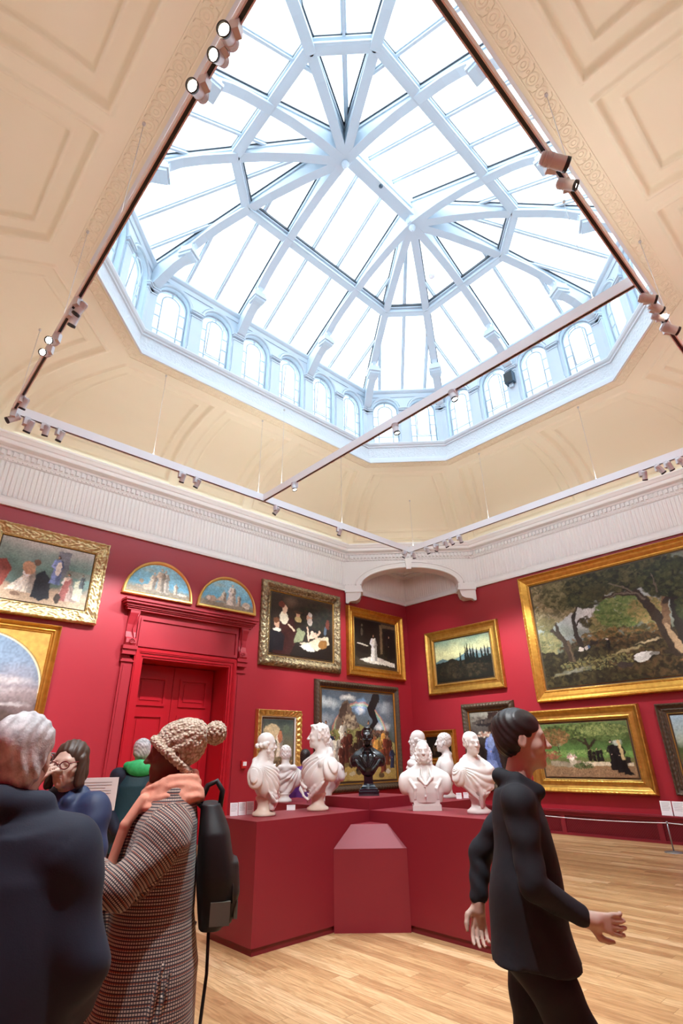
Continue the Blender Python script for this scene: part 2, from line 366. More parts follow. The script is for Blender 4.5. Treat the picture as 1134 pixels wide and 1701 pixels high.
# cornice round all eight sides
mb = MB()
sweep(mb, roomoct, [(.0,6.86),(.05,6.86),(.06,6.9),(.07,6.91),(.07,7.03),(.12,7.04),(.13,7.08),(.27,7.09),(.28,7.11),(.28,7.17),(.31,7.18),(.34,7.23),(.36,7.25),(.36,7.29),(.30,7.30)])
mb.build('trim_9', white, props=STR)
mb = MB()
for i in (7, 0, 1, 6):
    A, B = roomoct(.07)[i], roomoct(.07)[(i+1) % 8]; A = Vector((*A,0)); B = Vector((*B,0)); L = (B-A).length; t = (B-A)/L; nr = Vector((t.y,-t.x,0))
    if nr.dot(Vector((CX,CY,0))-A) < 0: nr = -nr
    n = int(L/.105)
    for k in range(n):
        c = A + t*(L*(k+.5)/n) + nr*.03
        mb.bar(c+Vector((0,0,6.925)), c+Vector((0,0,7.02)), .06, .06, up=t)
mb.build('trim_10', white, props=STR)
# ------------------------------------------------------------------ cove with sunk panels
CP = np.array([(.28,7.29),(.29,7.42),(.36,7.62),(.50,7.84),(.72,8.04),(.98,8.19),(1.35,8.315),(1.8,8.39),(2.3,8.425),(2.6,8.43),(2.85,8.43)])
dd = np.linspace(0, 1, 400); 
seg = np.r_[0, np.cumsum(np.hypot(*np.diff(CP, axis=0).T))]; LT = seg[-1]
TT = np.linspace(0, LT, 150); cd = np.interp(TT, seg, CP[:,0]); cz = np.interp(TT, seg, CP[:,1])
ker = np.ones(9)/9; cd2 = np.convolve(np.pad(cd, 4, 'edge'), ker, 'valid'); cz2 = np.convolve(np.pad(cz, 4, 'edge'), ker, 'valid'); cd2[0] = cd[0]; cz2[0] = cz[0]; cd2[-1] = cd[-1]; cz2[-1] = cz[-1]
nd = np.gradient(cz2, TT); nz = -np.gradient(cd2, TT)          # normal pointing into the room (in, z)
ln = np.hypot(nd, nz); nd = nd/ln; nz = nz/ln
def panel_h(q):
    return np.interp(q, [-.02,0,.025,.05,.085,.11,.27,.285,.305,.325,.35], [0,0,.038,.038,-.025,-.06,-.06,-.03,-.04,-.10,-.105])
OUT = roomoct(0); FR = 2.85
def cove(i, divs, ax):
    j = (i+1) % 8; O0, O1 = np.array(OUT[i]), np.array(OUT[j]); R0, R1 = np.array(rimoct(0)[i]), np.array(rimoct(0)[j])
    L = np.linalg.norm(O1-O0); n = int(L/.027); U = np.linspace(0, 1, n)
    fr = cd2/FR; A = O0[None]*(1-fr[:,None]) + R0[None]*fr[:,None]; B = O1[None]*(1-fr[:,None]) + R1[None]*fr[:,None]
    P2 = A[:,None]*(1-U[None,:,None]) + B[:,None]*U[None,:,None]          # (t,u,2)
    inw = np.array([CX,CY]) - (O0+O1)/2; tt = (O1-O0)/L; inw = inw - tt*inw.dot(tt); inw /= np.linalg.norm(inw)
    along = ((P2-O0)@tt); wid = np.linalg.norm(B-A, axis=1)
    a0 = (A-O0)@tt; a1 = (B-O0)@tt
    q = np.minimum(TT[:,None]-.06, (TT[-1]-.50)-TT[:,None])*np.ones_like(along)
    if len(divs) or L > 5: m = .17
    else: m = .17
    q = np.minimum(q, np.minimum(along-a0[:,None], a1[:,None]-along)*.86 - m)
    for dv in divs:
        s = (np.array([dv,0]) - O0)@tt if ax == 0 else (np.array([0,dv]) - O0)@tt
        q = np.minimum(q, abs(along - s) - .10)
    h = panel_h(q)
    P = np.zeros(P2.shape[:2]+(3,)); P[...,:2] = P2 + inw*(nd[:,None]*h)[...,None]; P[...,2] = cz2[:,None] + nz[:,None]*h
    return gridmesh(f'ceiling_cove_{i+1}', P, cream, props=STR)
for i, dv, ax in ((7,(4.38,6.37),0),(0,(),0),(1,(4.475,),1),(2,(),0),(3,(4.38,6.37),0),(4,(),0),(5,(4.475,),1),(6,(),0)): cove(i, dv, ax)
# guilloche band round the opening
mb = MB()
def ring(mb, c, r, w, nr=16, h=.012):
    V = []; F = []
    for k in range(nr):
        a = 2*PI*k/nr; ca, sa = math.cos(a), math.sin(a)
        for rr, z in ((r-w,0),(r-w*.4,-h),(r+w*.4,-h),(r+w,0)): V.append((c[0]+ca*rr, c[1]+sa*rr, c[2]+z))
    for k in range(nr):
        for q in range(3): F.append((k*4+q, ((k+1)%nr)*4+q, ((k+1)%nr)*4+q+1, k*4+q+1))
    mb.add(V, F, True)
A8 = rimoct(-.155)
for i in range(8):
    a, b = Vector((*A8[i], ZR)), Vector((*A8[(i+1)%8], ZR)); L = (b-a).length; n = round(L/.2)
    for k in range(n):
        c = a + (b-a)*((k+.5)/n); ring(mb, c, .066, .011); ring(mb, c, .030, .008, 10, .01); ring(mb, a+(b-a)*((k+1)/n), .016, .006, 8)
        t = (b-a)/L; nr_ = Vector((t.y,-t.x,0))
        for sg in (-1, 1):
            m_ = a+(b-a)*((k+1)/n)
            mb.tube([m_ + nr_*sg*.03 - t*.03 + Vector((0,0,-.004)), m_ + nr_*sg*.075 - t*.015 + Vector((0,0,-.006)), m_ + nr_*sg*.085 + t*.03 + Vector((0,0,-.004))], .006, 4)
mb.build('trim_11', cream, props=STR)
mb = MB()
for d in (-.055, -.255): sweep(mb, lambda q, d=d: rimoct(d-q), [(-.012,ZR),(-.008,ZR-.014),(.008,ZR-.014),(.012,ZR)])
mb.build('trim_12', cream, props=STR)
# ------------------------------------------------------------------ lantern: white kerb, arcade, roof
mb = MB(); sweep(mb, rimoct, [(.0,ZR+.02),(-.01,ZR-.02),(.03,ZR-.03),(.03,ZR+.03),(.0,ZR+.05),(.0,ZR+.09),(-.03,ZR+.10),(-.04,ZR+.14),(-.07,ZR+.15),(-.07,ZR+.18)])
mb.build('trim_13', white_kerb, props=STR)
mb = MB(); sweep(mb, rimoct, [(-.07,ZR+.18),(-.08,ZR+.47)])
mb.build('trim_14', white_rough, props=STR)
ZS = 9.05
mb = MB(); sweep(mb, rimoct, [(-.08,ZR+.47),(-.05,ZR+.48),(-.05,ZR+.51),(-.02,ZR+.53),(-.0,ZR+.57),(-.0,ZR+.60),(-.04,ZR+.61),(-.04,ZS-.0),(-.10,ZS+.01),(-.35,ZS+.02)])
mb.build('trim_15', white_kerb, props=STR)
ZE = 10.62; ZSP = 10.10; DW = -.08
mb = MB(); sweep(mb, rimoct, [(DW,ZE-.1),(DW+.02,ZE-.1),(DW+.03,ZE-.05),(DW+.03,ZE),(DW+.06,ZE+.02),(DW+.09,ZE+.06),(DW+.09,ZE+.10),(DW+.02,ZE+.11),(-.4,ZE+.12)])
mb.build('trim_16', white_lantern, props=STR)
nwin = 0
def arcade(i, ncell):
    global nwin
    a, b = [Vector((*p,0)) for p in (rimoct(DW)[i], rimoct(DW)[(i+1) % 8])]; L = (b-a).length; t = (b-a)/L
    out = (a+b)/2 - Vector((CX,CY,0)); out.z = 0; out -= t*out.dot(t); out.normalize()
    cw = L/ncell; R = .345 if cw > .98 else .33; mb = MB()
    for c in range(ncell):
        s0 = c*cw; sc = s0 + cw/2
        P = lambda s, z, d=0: a + t*s + out*d + Vector((0,0,z))
        N = 16; arc = [(sc-R, ZS+.02)] + [(sc - R*math.cos(PI*k/N), ZSP + R*math.sin(PI*k/N)) for k in range(N+1)] + [(sc+R, ZS+.02)]
        outl = [(s0, ZS+.02)]
        for k in range(N+1):
            th = PI*k/N; x = -math.cos(th); y = math.sin(th)
            sx = (cw/2)/max(abs(x), 1e-6); sy = (ZE-ZSP)/max(y, 1e-6); q = min(sx, sy); outl.append((sc+x*q, ZSP+y*q))
        outl.append((s0+cw, ZS+.02))
        for k in range(len(arc)-1):
            mb.add([P(*arc[k]), P(*arc[k+1]), P(*outl[k+1]), P(*outl[k])], [(0,1,2,3)])
            mb.add([P(*arc[k]), P(*arc[k+1]), P(*arc[k+1], .22), P(*arc[k], .22)], [(0,1,2,3)])
            mb.add([P(*arc[k],.22), P(*arc[k+1],.22), P(*outl[k+1],.22), P(*outl[k],.22)], [(0,1,2,3)])
        # corner fill
        # archivolt
        mb.tube([P(sc - (R+.035)*math.cos(PI*k/20), ZSP + (R+.035)*math.sin(PI*k/20), -.015) for k in range(21)], .028, 6)
        mb.tube([P(sc - (R+.085)*math.cos(PI*k/20), ZSP + (R+.085)*math.sin(PI*k/20), -.008) for k in range(21)], .018, 6)
        # window frame and pane, each window its own object
        nwin += 1; wr = bpy.data.objects.new(f'window_{nwin+1}', None); COL.objects.link(wr); wr['kind'] = 'structure'; wr.location = P(sc, ZS)
        wf = MB(); Q = lambda s, z, d=.13: P(sc+s, z, d) - wr.location
        ri = .19; zt = ZSP + .02
        wf.tube([Q(-ri, ZS+.02)] + [Q(-ri*math.cos(PI*k/14), zt + ri*math.sin(PI*k/14)) for k in range(15)] + [Q(ri, ZS+.02)], .017, 5)
        wf.tube([Q(-R+.015, ZS+.02)] + [Q(-(R-.015)*math.cos(PI*k/14), ZSP + (R-.015)*math.sin(PI*k/14)) for k in range(15)] + [Q(R-.015, ZS+.02)], .02, 5)
        wf.bar(Q(-R, ZS+.05), Q(R, ZS+.05), .035, .05)
        for z in (ZS+.27, ZS+.62, ZS+.92):
            wf.bar(Q(-R, z), Q(-ri, z), .03, .022); wf.bar(Q(ri, z), Q(R, z), .03, .022)
        wf.bar(Q(-ri, ZS+.27), Q(ri, ZS+.27), .03, .022); wf.bar(Q(0, zt+ri), Q(0, ZSP+R), .022, .03)
        wf.build('window_frame', white_lantern, wr, props=STR)
        if c % 2 == 1 or i in (6, 7) and c % 3 == 1:     # opening casement in the middle light, tilted inwards
            cs = MB(); rr = ri-.03; T = lambda s, z: Q(s, z, .13 - (z-ZS-.3)*.10 - .02)
            cs.tube([T(-rr, ZS+.3)] + [T(-rr*math.cos(PI*k/12), zt + rr*math.sin(PI*k/12)) for k in range(13)] + [T(rr, ZS+.3), T(-rr, ZS+.3)], .013, 5)
            cs.build('casement', white_lantern, wr, props=STR)
        pn = MB(); pn.add([Q(-R, ZS+.02, .15)] + [Q(-R*math.cos(PI*k/14), ZSP + R*math.sin(PI*k/14), .15) for k in range(15)] + [Q(R, ZS+.02, .15)], [tuple(range(17))])
        pn.build('window_pane', glass_w, wr, props=STR)
    for c in range(ncell+1):     # pilasters with capitals
        s = c*cw; w = .12 if 0 < c < ncell else .10; s = min(max(s, w*.6), L-w*.6)
        P = lambda s_, z, d=0: a + t*s_ + out*d + Vector((0,0,z))
        def blk(w, d, z0, z1): mb.prism([P(s-w,z0),P(s+w,z0),P(s+w,z1),P(s-w,z1)], out*.0, out*-d)
        blk(w*.92, .035, ZS, ZSP-.1); blk(w*1.1, .05, ZS, ZS+.08)
        blk(w*1.0, .05, ZSP-.12, ZSP-.09); blk(w*1.12, .07, ZSP-.04, ZSP); blk(w*1.25, .09, ZSP, ZSP+.035)
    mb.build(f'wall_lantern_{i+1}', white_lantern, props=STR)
for i, n in ((7,6),(1,4),(5,4),(3,6),(0,2),(2,2),(4,2),(6,2)): arcade(i, n)
# roof
ZG, SL = 10.76, .60
N1 = Vector((CX-1.0, CY, 0)); N2 = Vector((CX+1.0, CY, 0))
EO = rimoct(-.08)
def zg(d): return ZG + d*SL
sky = bpy.data.objects.new('window_1', None); COL.objects.link(sky); sky['kind'] = 'structure'
def eave(i): return Vector((*EO[i], 0))
ZRG = zg(3.55)
def up(p, z): return Vector((p.x, p.y, z))
def facet(pts): mb = MB(); mb.add(pts, [tuple(range(len(pts)))]); mb.build('glass_panel', glass, sky, props=STR)
NA, NB = up(N1, ZRG), up(N2, ZRG)
for i in range(8):
    a, b = up(eave(i), ZG), up(eave((i+1)%8), ZG)
    if i == 7 or i == 3:
        n0, n1 = (NA, NB) if i == 7 else (NB, NA); facet([a, b, n1, n0])
    else: facet([a, b, NB if i in (0,1,2) else NA])
def rib(E0, nd_, nm, z_pend):
    E0 = Vector(E0); D = (nd_-E0); L = D.length; t = D/L; side = Vector((-t.y, t.x, 0))
    f_ = L/3.55
    low = [(0,10.08),(.10,10.14),(.26,10.33),(.44,10.52),(.62,10.64),(.74,10.68),(.76,10.76),(.80,10.78),(.80,10.84),(.76,10.86),(.77,10.98),(.98,11.16),(1.25,11.33),(1.66,11.53),(2.2,11.77),(2.8,11.96),(3.25,12.05),(3.55,12.09)]
    hi = [(d, zg(d)-.03) for d in (3.55, 2.6, 1.6, .8, 0)]
    # web in two pieces: bracket and long member
    P = lambda d, z: E0 + t*(d*f_) + Vector((0,0,z))
    br = low[:11]; ch = low[10:]
    mb = MB()
    def strip(lo, w):
        for (d0,z0),(d1,z1) in zip(lo[:-1], lo[1:]):
            if d1 <= d0+1e-6: continue
            mb.prism([P(d0,z0),P(d1,z1),P(d1,zg(d1)-.03),P(d0,zg(d0)-.03)], side*-w, side*w)
    strip(low[:6]+[(.79,10.90),(.82,11.02)]+low[11:], .05)
    # flange along the underside
    for (d0,z0),(d1,z1) in zip(ch[:-1], ch[1:]): mb.bar(P(d0,z0+.02), P(d1,z1+.02), .17, .05)
    for (d0,z0),(d1,z1) in zip(br[:5], br[1:6]): mb.bar(P(d0,z0+.02), P(d1,z1+.02), .19, .05)
    for k, (w, z0, z1) in enumerate(((.13,10.66,10.72),(.155,10.72,10.80),(.13,10.80,10.90))):
        mb.prism([P(.55+.02*k,z0),P(.80+.03*(k==1),z0),P(.80+.03*(k==1),z1),P(.55+.02*k,z1)], side*-w, side*w)
    # upper cheek moulding
    for d0, d1 in zip((.0,.9,1.8,2.7),(.9,1.8,2.7,3.5)): mb.bar(P(d0,zg(d0)-.07), P(d1,zg(d1)-.07), .15, .06)
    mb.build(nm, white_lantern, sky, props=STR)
    mb = MB(); mb.bar(P(.02,zg(.02)-.022), P(3.4,zg(3.4)-.022), .20, .02); mb.build('dark_edge_bar', dark_edge, sky, props=STR)
rim = EO
ends = []
for x in (N1, N2):
    for sy in (1, -1): ends.append(((x.x, CY+sy*3.55, 0), x))
ends += [((CX-4.48, CY, 0), N1), ((CX+4.48, CY, 0), N2)]
for i in (0,1,2,3): ends.append(((*EO[i],0), N2))
for i in (4,5,6,7): ends.append(((*EO[i],0), N1))
for e, n in ends: rib(e, n, 'rib', 12.09)
# ridge beam and pendants
mb = MB(); mb.bar(up(N1, 12.62), up(N2, 12.62), .16, .62); mb.bar(up(N1, 12.31), up(N2, 12.31), .24, .06); mb.bar(up(N1, 12.55), up(N2, 12.55), .22, .05); mb.build('ridge_beam', white_lantern, sky, props=STR)
for n in (N1, N2):
    mb = MB(); mb.lathe([(.02,11.93),(.06,11.97),(.08,12.03),(.05,12.07),(.12,12.10),(.14,12.16),(.12,12.6)], (n.x,n.y,0), 8, smooth=False); mb.build('pendant', white_lantern, sky, props=STR)
# purlin ring
pz = 11.66; PO = octo(2.72, 1.81, .70); q = 3.55-1.81
mb = MB()
fp = 1-1.74/3.55
PO = [tuple((eave(i)*fp + (N2 if i < 4 else N1)*(1-fp))[:2]) for i in range(8)]
for i in range(8):
    a, b = Vector((*PO[i], 0)), Vector((*PO[(i+1)%8], 0)); mb.bar(a+Vector((0,0,pz)), b+Vector((0,0,pz)), .10, .16); mb.bar(a+Vector((0,0,pz-.05)), b+Vector((0,0,pz-.05)), .17, .05); mb.bar(a+Vector((0,0,pz+.06)), b+Vector((0,0,pz+.06)), .20, .04)
mb.build('purlin', white_lantern, sky, props=STR)
mb = MB()
for i in range(8):
    a, b = Vector((*PO[i], zg(1.74)-.03)), Vector((*PO[(i+1)%8], zg(1.74)-.03)); mb.bar(a, b, .24, .06)
mb.build('dark_edge_bar', dark_edge, sky, props=STR)
# glazing bars
def gbars(i, pos):
    a, b = eave(i), eave((i+1)%8); L = (b-a).length; t = (b-a)/L; inn = Vector((CX,CY,0))-(a+b)/2; inn.z = 0; inn -= t*inn.dot(t); inn.normalize()
    n0 = (NA if i in (4,5,6,7) else NB); apex = [NA, NB] if i in (3,7) else [n0]
    DD = (Vector((apex[0].x,apex[0].y,0))-a).dot(inn); kf = 3.55/DD
    for s in pos:
        p = a + t*s; dmax = 9
        # clip with hips: lines from a->apexA and b->apexB
        for cnr, ap in ((a, min(apex, key=lambda q: (Vector((q.x,q.y,0))-a).length)), (b, min(apex, key=lambda q: (Vector((q.x,q.y,0))-b).length))):
            v = Vector((ap.x,ap.y,0)) - cnr; sa = v.dot(t); da = v.dot(inn); sp = (p-cnr).dot(t)
            if abs(sa) > 1e-6 and sp/sa > 0 and sp/sa <= 1: dmax = min(dmax, da*sp/sa)
        dmax = min(dmax, DD-.05)
        if dmax < .15: continue
        e = p + inn*dmax; mb = MB()
        mb.bar(up(p, zg(0)-.02), up(e, zg(dmax*kf)-.02), .045, .05); mb.bar(up(p, zg(0)+.02), up(e, zg(dmax*kf)+.02), .09, .02); mb.build('glazing_bar', white_lantern, sky, props=STR)
for i in (7, 3):
    L = (eave(i)-eave((i+1)%8)).length; m = L/2
    gbars(i, [m-2.35,m-1.67,m-.36,m+.36,m+1.67,m+2.35])
for i in (1, 5):
    L = (eave(i)-eave((i+1)%8)).length; m = L/2; gbars(i, [m-1.45,m-.75,m+.75,m+1.45])
for i in (0,2,4,6):
    L = (eave(i)-eave((i+1)%8)).length; m = L/2; gbars(i, [m-.62,m,m+.62])
# ------------------------------------------------------------------ doorway
mb = MB(); YB = YW+.55
mb.box(DX0-.25, DX0+.006, YW-.01, YB+.1, 0, DZ+.2); mb.box(DX1-.006, DX1+.25, YW-.01, YB+.1, 0, DZ+.2); mb.box(DX0-.25, DX1+.25, YW-.01, YB+.1, DZ-.006, DZ+.25)
mb.box(DX0-.25, DX1+.25, YB+.06, YB+.1, 0, DZ+.25)
mb.build('trim_17', red_gloss, props=STR)
def arch_frame(name, x0, x1, z1, w, steps, mat):   # architrave: stepped mouldings round three sides
    mb = MB()
    for (o0, o1, d) in steps:
        mb.box(x0-o1, x0-o0, YW-d, YW, 0, z1+o1); mb.box(x1+o0, x1+o1, YW-d, YW, 0, z1+o1); mb.box(x0-o0, x1+o0, YW-d, YW, z1+o0, z1+o1)
    return mb.build(name, mat, props=STR)
arch_frame('trim_18', DX0, DX1, DZ, .2, ((0,.04,.05),(.04,.10,.07),(.10,.125,.09),(.125,.17,.10),(.17,.19,.085)), red_gloss)
mb = MB()
for s in (-1, 1):
    xc = 5.36; xo = 1.42; xi = 1.20
    a, b = sorted((xc+s*xi, xc+s*xo)); mb.box(a, b, YW-.05, YW, 0, 3.42); mb.box(a+.04, b-.04, YW-.065, YW, .3, 3.3)
    a, b = sorted((xc+s*(xi-.02), xc+s*(xo+.03))); mb.box(a, b, YW-.08, YW, 3.36, 3.39)
    mb.box(a, b, YW-.10, YW, 3.50, 3.62); mb.box(a-.01, b+.01, YW-.13, YW, 3.60, 3.67)
    # scroll console
    a, b = sorted((xc+s*(xi+.02), xc+s*xo)); pf = [(0,3.67),(.10,3.67),(.13,3.72),(.12,3.80),(.06,3.84),(.04,3.95),(.05,4.1),(.10,4.25),(.13,4.32),(.13,4.38),(0,4.38)]
    mb.prism([(a, YW-d, z) for d, z in pf], (0,0,0), (b-a,0,0))
    mb.tube([(xc+s*(xi+.11)+.06*(1-k/26)*math.cos(k*.5)*-s, YW-.135, 3.75+.06*(1-k/26)*math.sin(k*.5)) for k in range(24)], .010, 5)
    mb.tube([(xc+s*(xi+.05), YW-.14, 3.75),(xc+s*(xi+.06), YW-.07, 3.86),(xc+s*(xi+.10), YW-.06, 4.0),(xc+s*(xi+.06), YW-.11, 4.22),(xc+s*(xi+.04), YW-.14, 4.34)], .012, 5)
mb.box(5.36-1.2, 5.36+1.2, YW-.05, YW, 3.67, 4.38)
for x0, x1, z0, z1 in ((4.2,6.52,3.68,3.74),(4.2,6.52,4.22,4.26),(4.2,4.24,3.74,4.22),(6.48,6.52,3.74,4.22)): mb.box(x0, x1, YW-.08, YW, z0, z1)
for d, z0, z1 in ((.14,4.38,4.42),(.17,4.42,4.45),(.20,4.45,4.50),(.25,4.50,4.55),(.28,4.55,4.59)): mb.box(5.36-1.40-d*.7, 5.36+1.40+d*.7, YW-d, YW, z0, z1)
mb.build('trim_19', red_wall, props=STR)
for k, (x0, x1) in enumerate(((DX0+.03, 5.355), (5.365, DX1-.03))):
    rt = bpy.data.objects.new(f'door_{k+1}', None); COL.objects.link(rt); rt['kind'] = 'structure'; rt.location = ((x0+x1)/2, YB, 0); w = (x1-x0)/2
    mb = MB(); mb.box(-w, w, 0, .05, .01, DZ-.02); mb.build('door_leaf', red_door, rt, props=STR)
    for (z0, z1) in ((.25,.95),(1.15,2.45),(2.62,3.2)):
        mb = MB(); e = w-.15; t = .05
        for a in ((-e,e,z0,z0+t),(-e,e,z1-t,z1),(-e,-e+t,z0+t,z1-t),(e-t,e,z0+t,z1-t)): mb.box(a[0],a[1],-.03,.0,a[2],a[3])
        mb.box(-e+.11, e-.11, -.015, 0, z0+.11, z1-.11); mb.build('door_panel', red_gloss, rt, props=STR)
    mb = MB(); sx = w-.06 if k == 0 else -w+.06; mb.lathe([(.012,0),(.012,.05),(.03,.06),(.034,.085),(.02,.1)], (0,0,0), 16, M4=Matrix.Translation((sx,-.0,1.05)) @ Matrix.Rotation(PI/2,4,'X')); mb.build('door_handle', gold, rt, props=STR)
# ------------------------------------------------------------------ low radiator casings along the walls
def casing(name, rz, loc, L, label, first=.0):
    r = root(name, label, 'radiator cover', loc, rz)
    mb = MB(); mb.box(0, L, -.24, 0, .445, .475); mb.box(0, L, -.225, 0, .42, .445); mb.build('top_ledge', red_plinth, r)
    mb = MB(); mb.box(0, L, -.20, -.16, 0, .05); mb.box(0, L, -.20, -.16, .37, .42); n = max(1, round(L/2.1))
    for k in range(n+1): x = min(max(k*L/n, .05), L-.05); mb.box(x-.05, x+.05, -.205, -.16, 0, .42)
    mb.build('frame', red_plinth, r)
    mb = MB(); mb.box(0, L, -.165, -.155, .05, .37); mb.build('backing', red_grille, r)
    mb = MB(); k = 0; x = .02
    while x < L:      # diagonal lattice
        mb.bar((x,-.178,.05), (min(x+.32, L),-.178,.05+min(.32,L-x)), .008, .006, up=(0,1,0)); mb.bar((x,-.174,.37), (min(x+.32,L),-.174,.37-min(.32,L-x)), .008, .006, up=(0,1,0)); x += .045
    mb.build('grille', red_plinth, r)
casing('radiator_cover', -PI/2, (XW, YW-.3, 0), YW-.3-(Y0+.3), 'long low crimson radiator cover with lattice grille under the landscape paintings on the right wall')
casing('radiator_cover', 0, (X0+.3, YW, 0), 3.62-X0, 'low crimson radiator cover on the left wall, left of the red doorway')
casing('radiator_cover', 0, (6.84, YW, 0), XW-6.84-.26, 'low crimson radiator cover behind the busts, right of the red doorway')
# ------------------------------------------------------------------ track lighting
ZTk = 6.43
UP_E = 3.2
TX0, TX1, TY0, TY1 = .78, 10.02, .807, 8.17
def upaim(d, out):
    n = Vector((0,0,1)) if out is None else Vector((0,0,.75))+out*.66; n.normalize(); x = d.normalized(); z = -n; y = z.cross(x)
    return Matrix(((x.x,y.x,z.x),(x.y,y.y,z.y),(x.z,y.z,z.z))).to_euler()
def track(a, b, label, cables, out=True):
    a = Vector(a); b = Vector(b); r = root('lighting_track', label, 'lighting track', (a.x, a.y, ZTk)); d = b-a
    z = Vector((0,0,0)); sd = Vector((d.y,-d.x,0)).normalized()
    mb = MB(); mb.bar((0,0,.075), d+Vector((0,0,.075)), .055, .12); mb.bar(sd*.022, d+sd*.022, .012, .03); mb.bar(sd*-.022, d-sd*.022, .012, .03); mb.build('rail', track_m, r)
    mb = MB(); mb.bar((0,0,-.004), d+Vector((0,0,-.004)), .03, .012); mb.build('slot', spot_black, r)
    if out: sd = sd if ((a+b)/2+sd-Vector((CX,CY,0))).length > ((a+b)/2-sd-Vector((CX,CY,0))).length else -sd
    L = bpy.data.lights.new('added_cove_fill', 'AREA'); L.shape = 'RECTANGLE'; L.size = d.length-.2; L.size_y = .05; L.energy = UP_E*d.length*(.7 if min(a.x+b.x, a.y+b.y) < 1.7 else 1); L.color = (.94, .98, .97)  # invisible strip added on the rail top to brighten cove and frieze
    o = bpy.data.objects.new('added_cove_fill', L); COL.objects.link(o); o.parent = r; o.location = d/2+Vector((0,0,.145)); o.rotation_euler = upaim(d, sd if out else None)
    for c, zt in cables:
        p = d*c; mb = MB(); mb.tube([p+Vector((0,0,.13)), p+Vector((0,0,zt-ZTk))], .004, 5); mb.tube([p+Vector((0,0,zt-ZTk-.03)), p+Vector((0,0,zt-ZTk))], .02, 8); mb.tube([p+Vector((0,0,.13)), p+Vector((0,0,.17))], .012, 6); mb.build('cable', cable_m, r)
track((TX0,TY0,0), (TX0,TY1,0), 'long suspended track running up the left of the skylight opening', [(.05,8.1),(.45,8.33),(.7,8.31),(.97,7.95)])
track((TX0,TY1,0), (TX1,TY1,0), 'long white suspended track parallel to the wall with the red doorway', [(.24,8.38),(.485,8.38),(.74,8.37)])
track((TX1,TY1,0), (TX1,TY0,0), 'white suspended track parallel to the wall of large landscapes, right', [(.02,7.9),(.33,8.34),(.67,8.35)])
track((TX1,TY0,0), (TX0,TY0,0), 'dark looking suspended track crossing the top right edge of the skylight', [(.05,8.1),(.35,8.36),(.65,8.36),(.95,8.1)])
track((5.40,TY0+.03,0), (5.40,TY1-.03,0), 'straight suspended track crossing under the middle of the skylight', [(.92,8.41),(.06,8.4)], False)
LAMPS = []
def spot(x, y, az, tilt, label, big=1.0, hot=False, energy=160, on=True):
    # az: horizontal aim (degrees, world), tilt: degrees below horizontal
    r = root('track_spotlight', label, 'spotlight', (x, y, ZTk-.005), 0)
    a = math.radians(az); s = big; u = Vector((math.cos(a), math.sin(a), 0))
    mb = MB(); w = .034*s; mb.bar((0,0,0), (0,0,-.12*s), w*2, w*2, up=u); mb.build('adapter_box', spot_white, r)
    d = (u*math.cos(math.radians(tilt)) - Vector((0,0,math.sin(math.radians(tilt))))).normalized()
    c = Vector((0,0,-.12*s)) + u.cross(Vector((0,0,1)))*.05*s
    q = d.to_track_quat('Z', 'Y').to_matrix().to_4x4(); Rr = .045*s; T = Matrix.Translation(c) @ q
    h = MB(); h.lathe([(Rr*.75,-.10*s),(Rr*.85,-.095*s),(Rr,-.06*s),(Rr,.055*s),(Rr*1.04,.06*s)], n=24, M4=T)
    for k in range(6): h.lathe([(Rr*1.0,(-.085+k*.011)*s),(Rr*1.07,(-.084+k*.011)*s),(Rr*1.07,(-.080+k*.011)*s),(Rr*1.0,(-.079+k*.011)*s)], n=20, M4=T)
    hd = h.build('lamp_head', spot_white, r)
    b = MB(); b.lathe([(Rr*1.03,.06*s),(Rr*1.05,.085*s),(Rr*.90,.087*s),(Rr*.80,.062*s)], n=24, M4=T); b.build('bezel', spot_black, hd)
    l = MB(); l.lathe([(.001,.070*s),(Rr*.5,.0715*s),(Rr*.84,.066*s),(Rr*.84,.06*s)], n=20, M4=T); l.build('lens', lamp_hot if hot else lamp_on, hd)
    if energy and on:
        L = bpy.data.lights.new('spot_beam', 'SPOT'); L.energy = energy; L.color = (.92, .97, 1); L.spot_size = math.radians(62); L.spot_blend = .6; L.shadow_soft_size = .04
        o = bpy.data.objects.new('spot_beam', L); COL.objects.link(o); o.parent = r; o.location = c + d*.1*s; o.rotation_euler = d.to_track_quat('-Z', 'Y').to_euler()
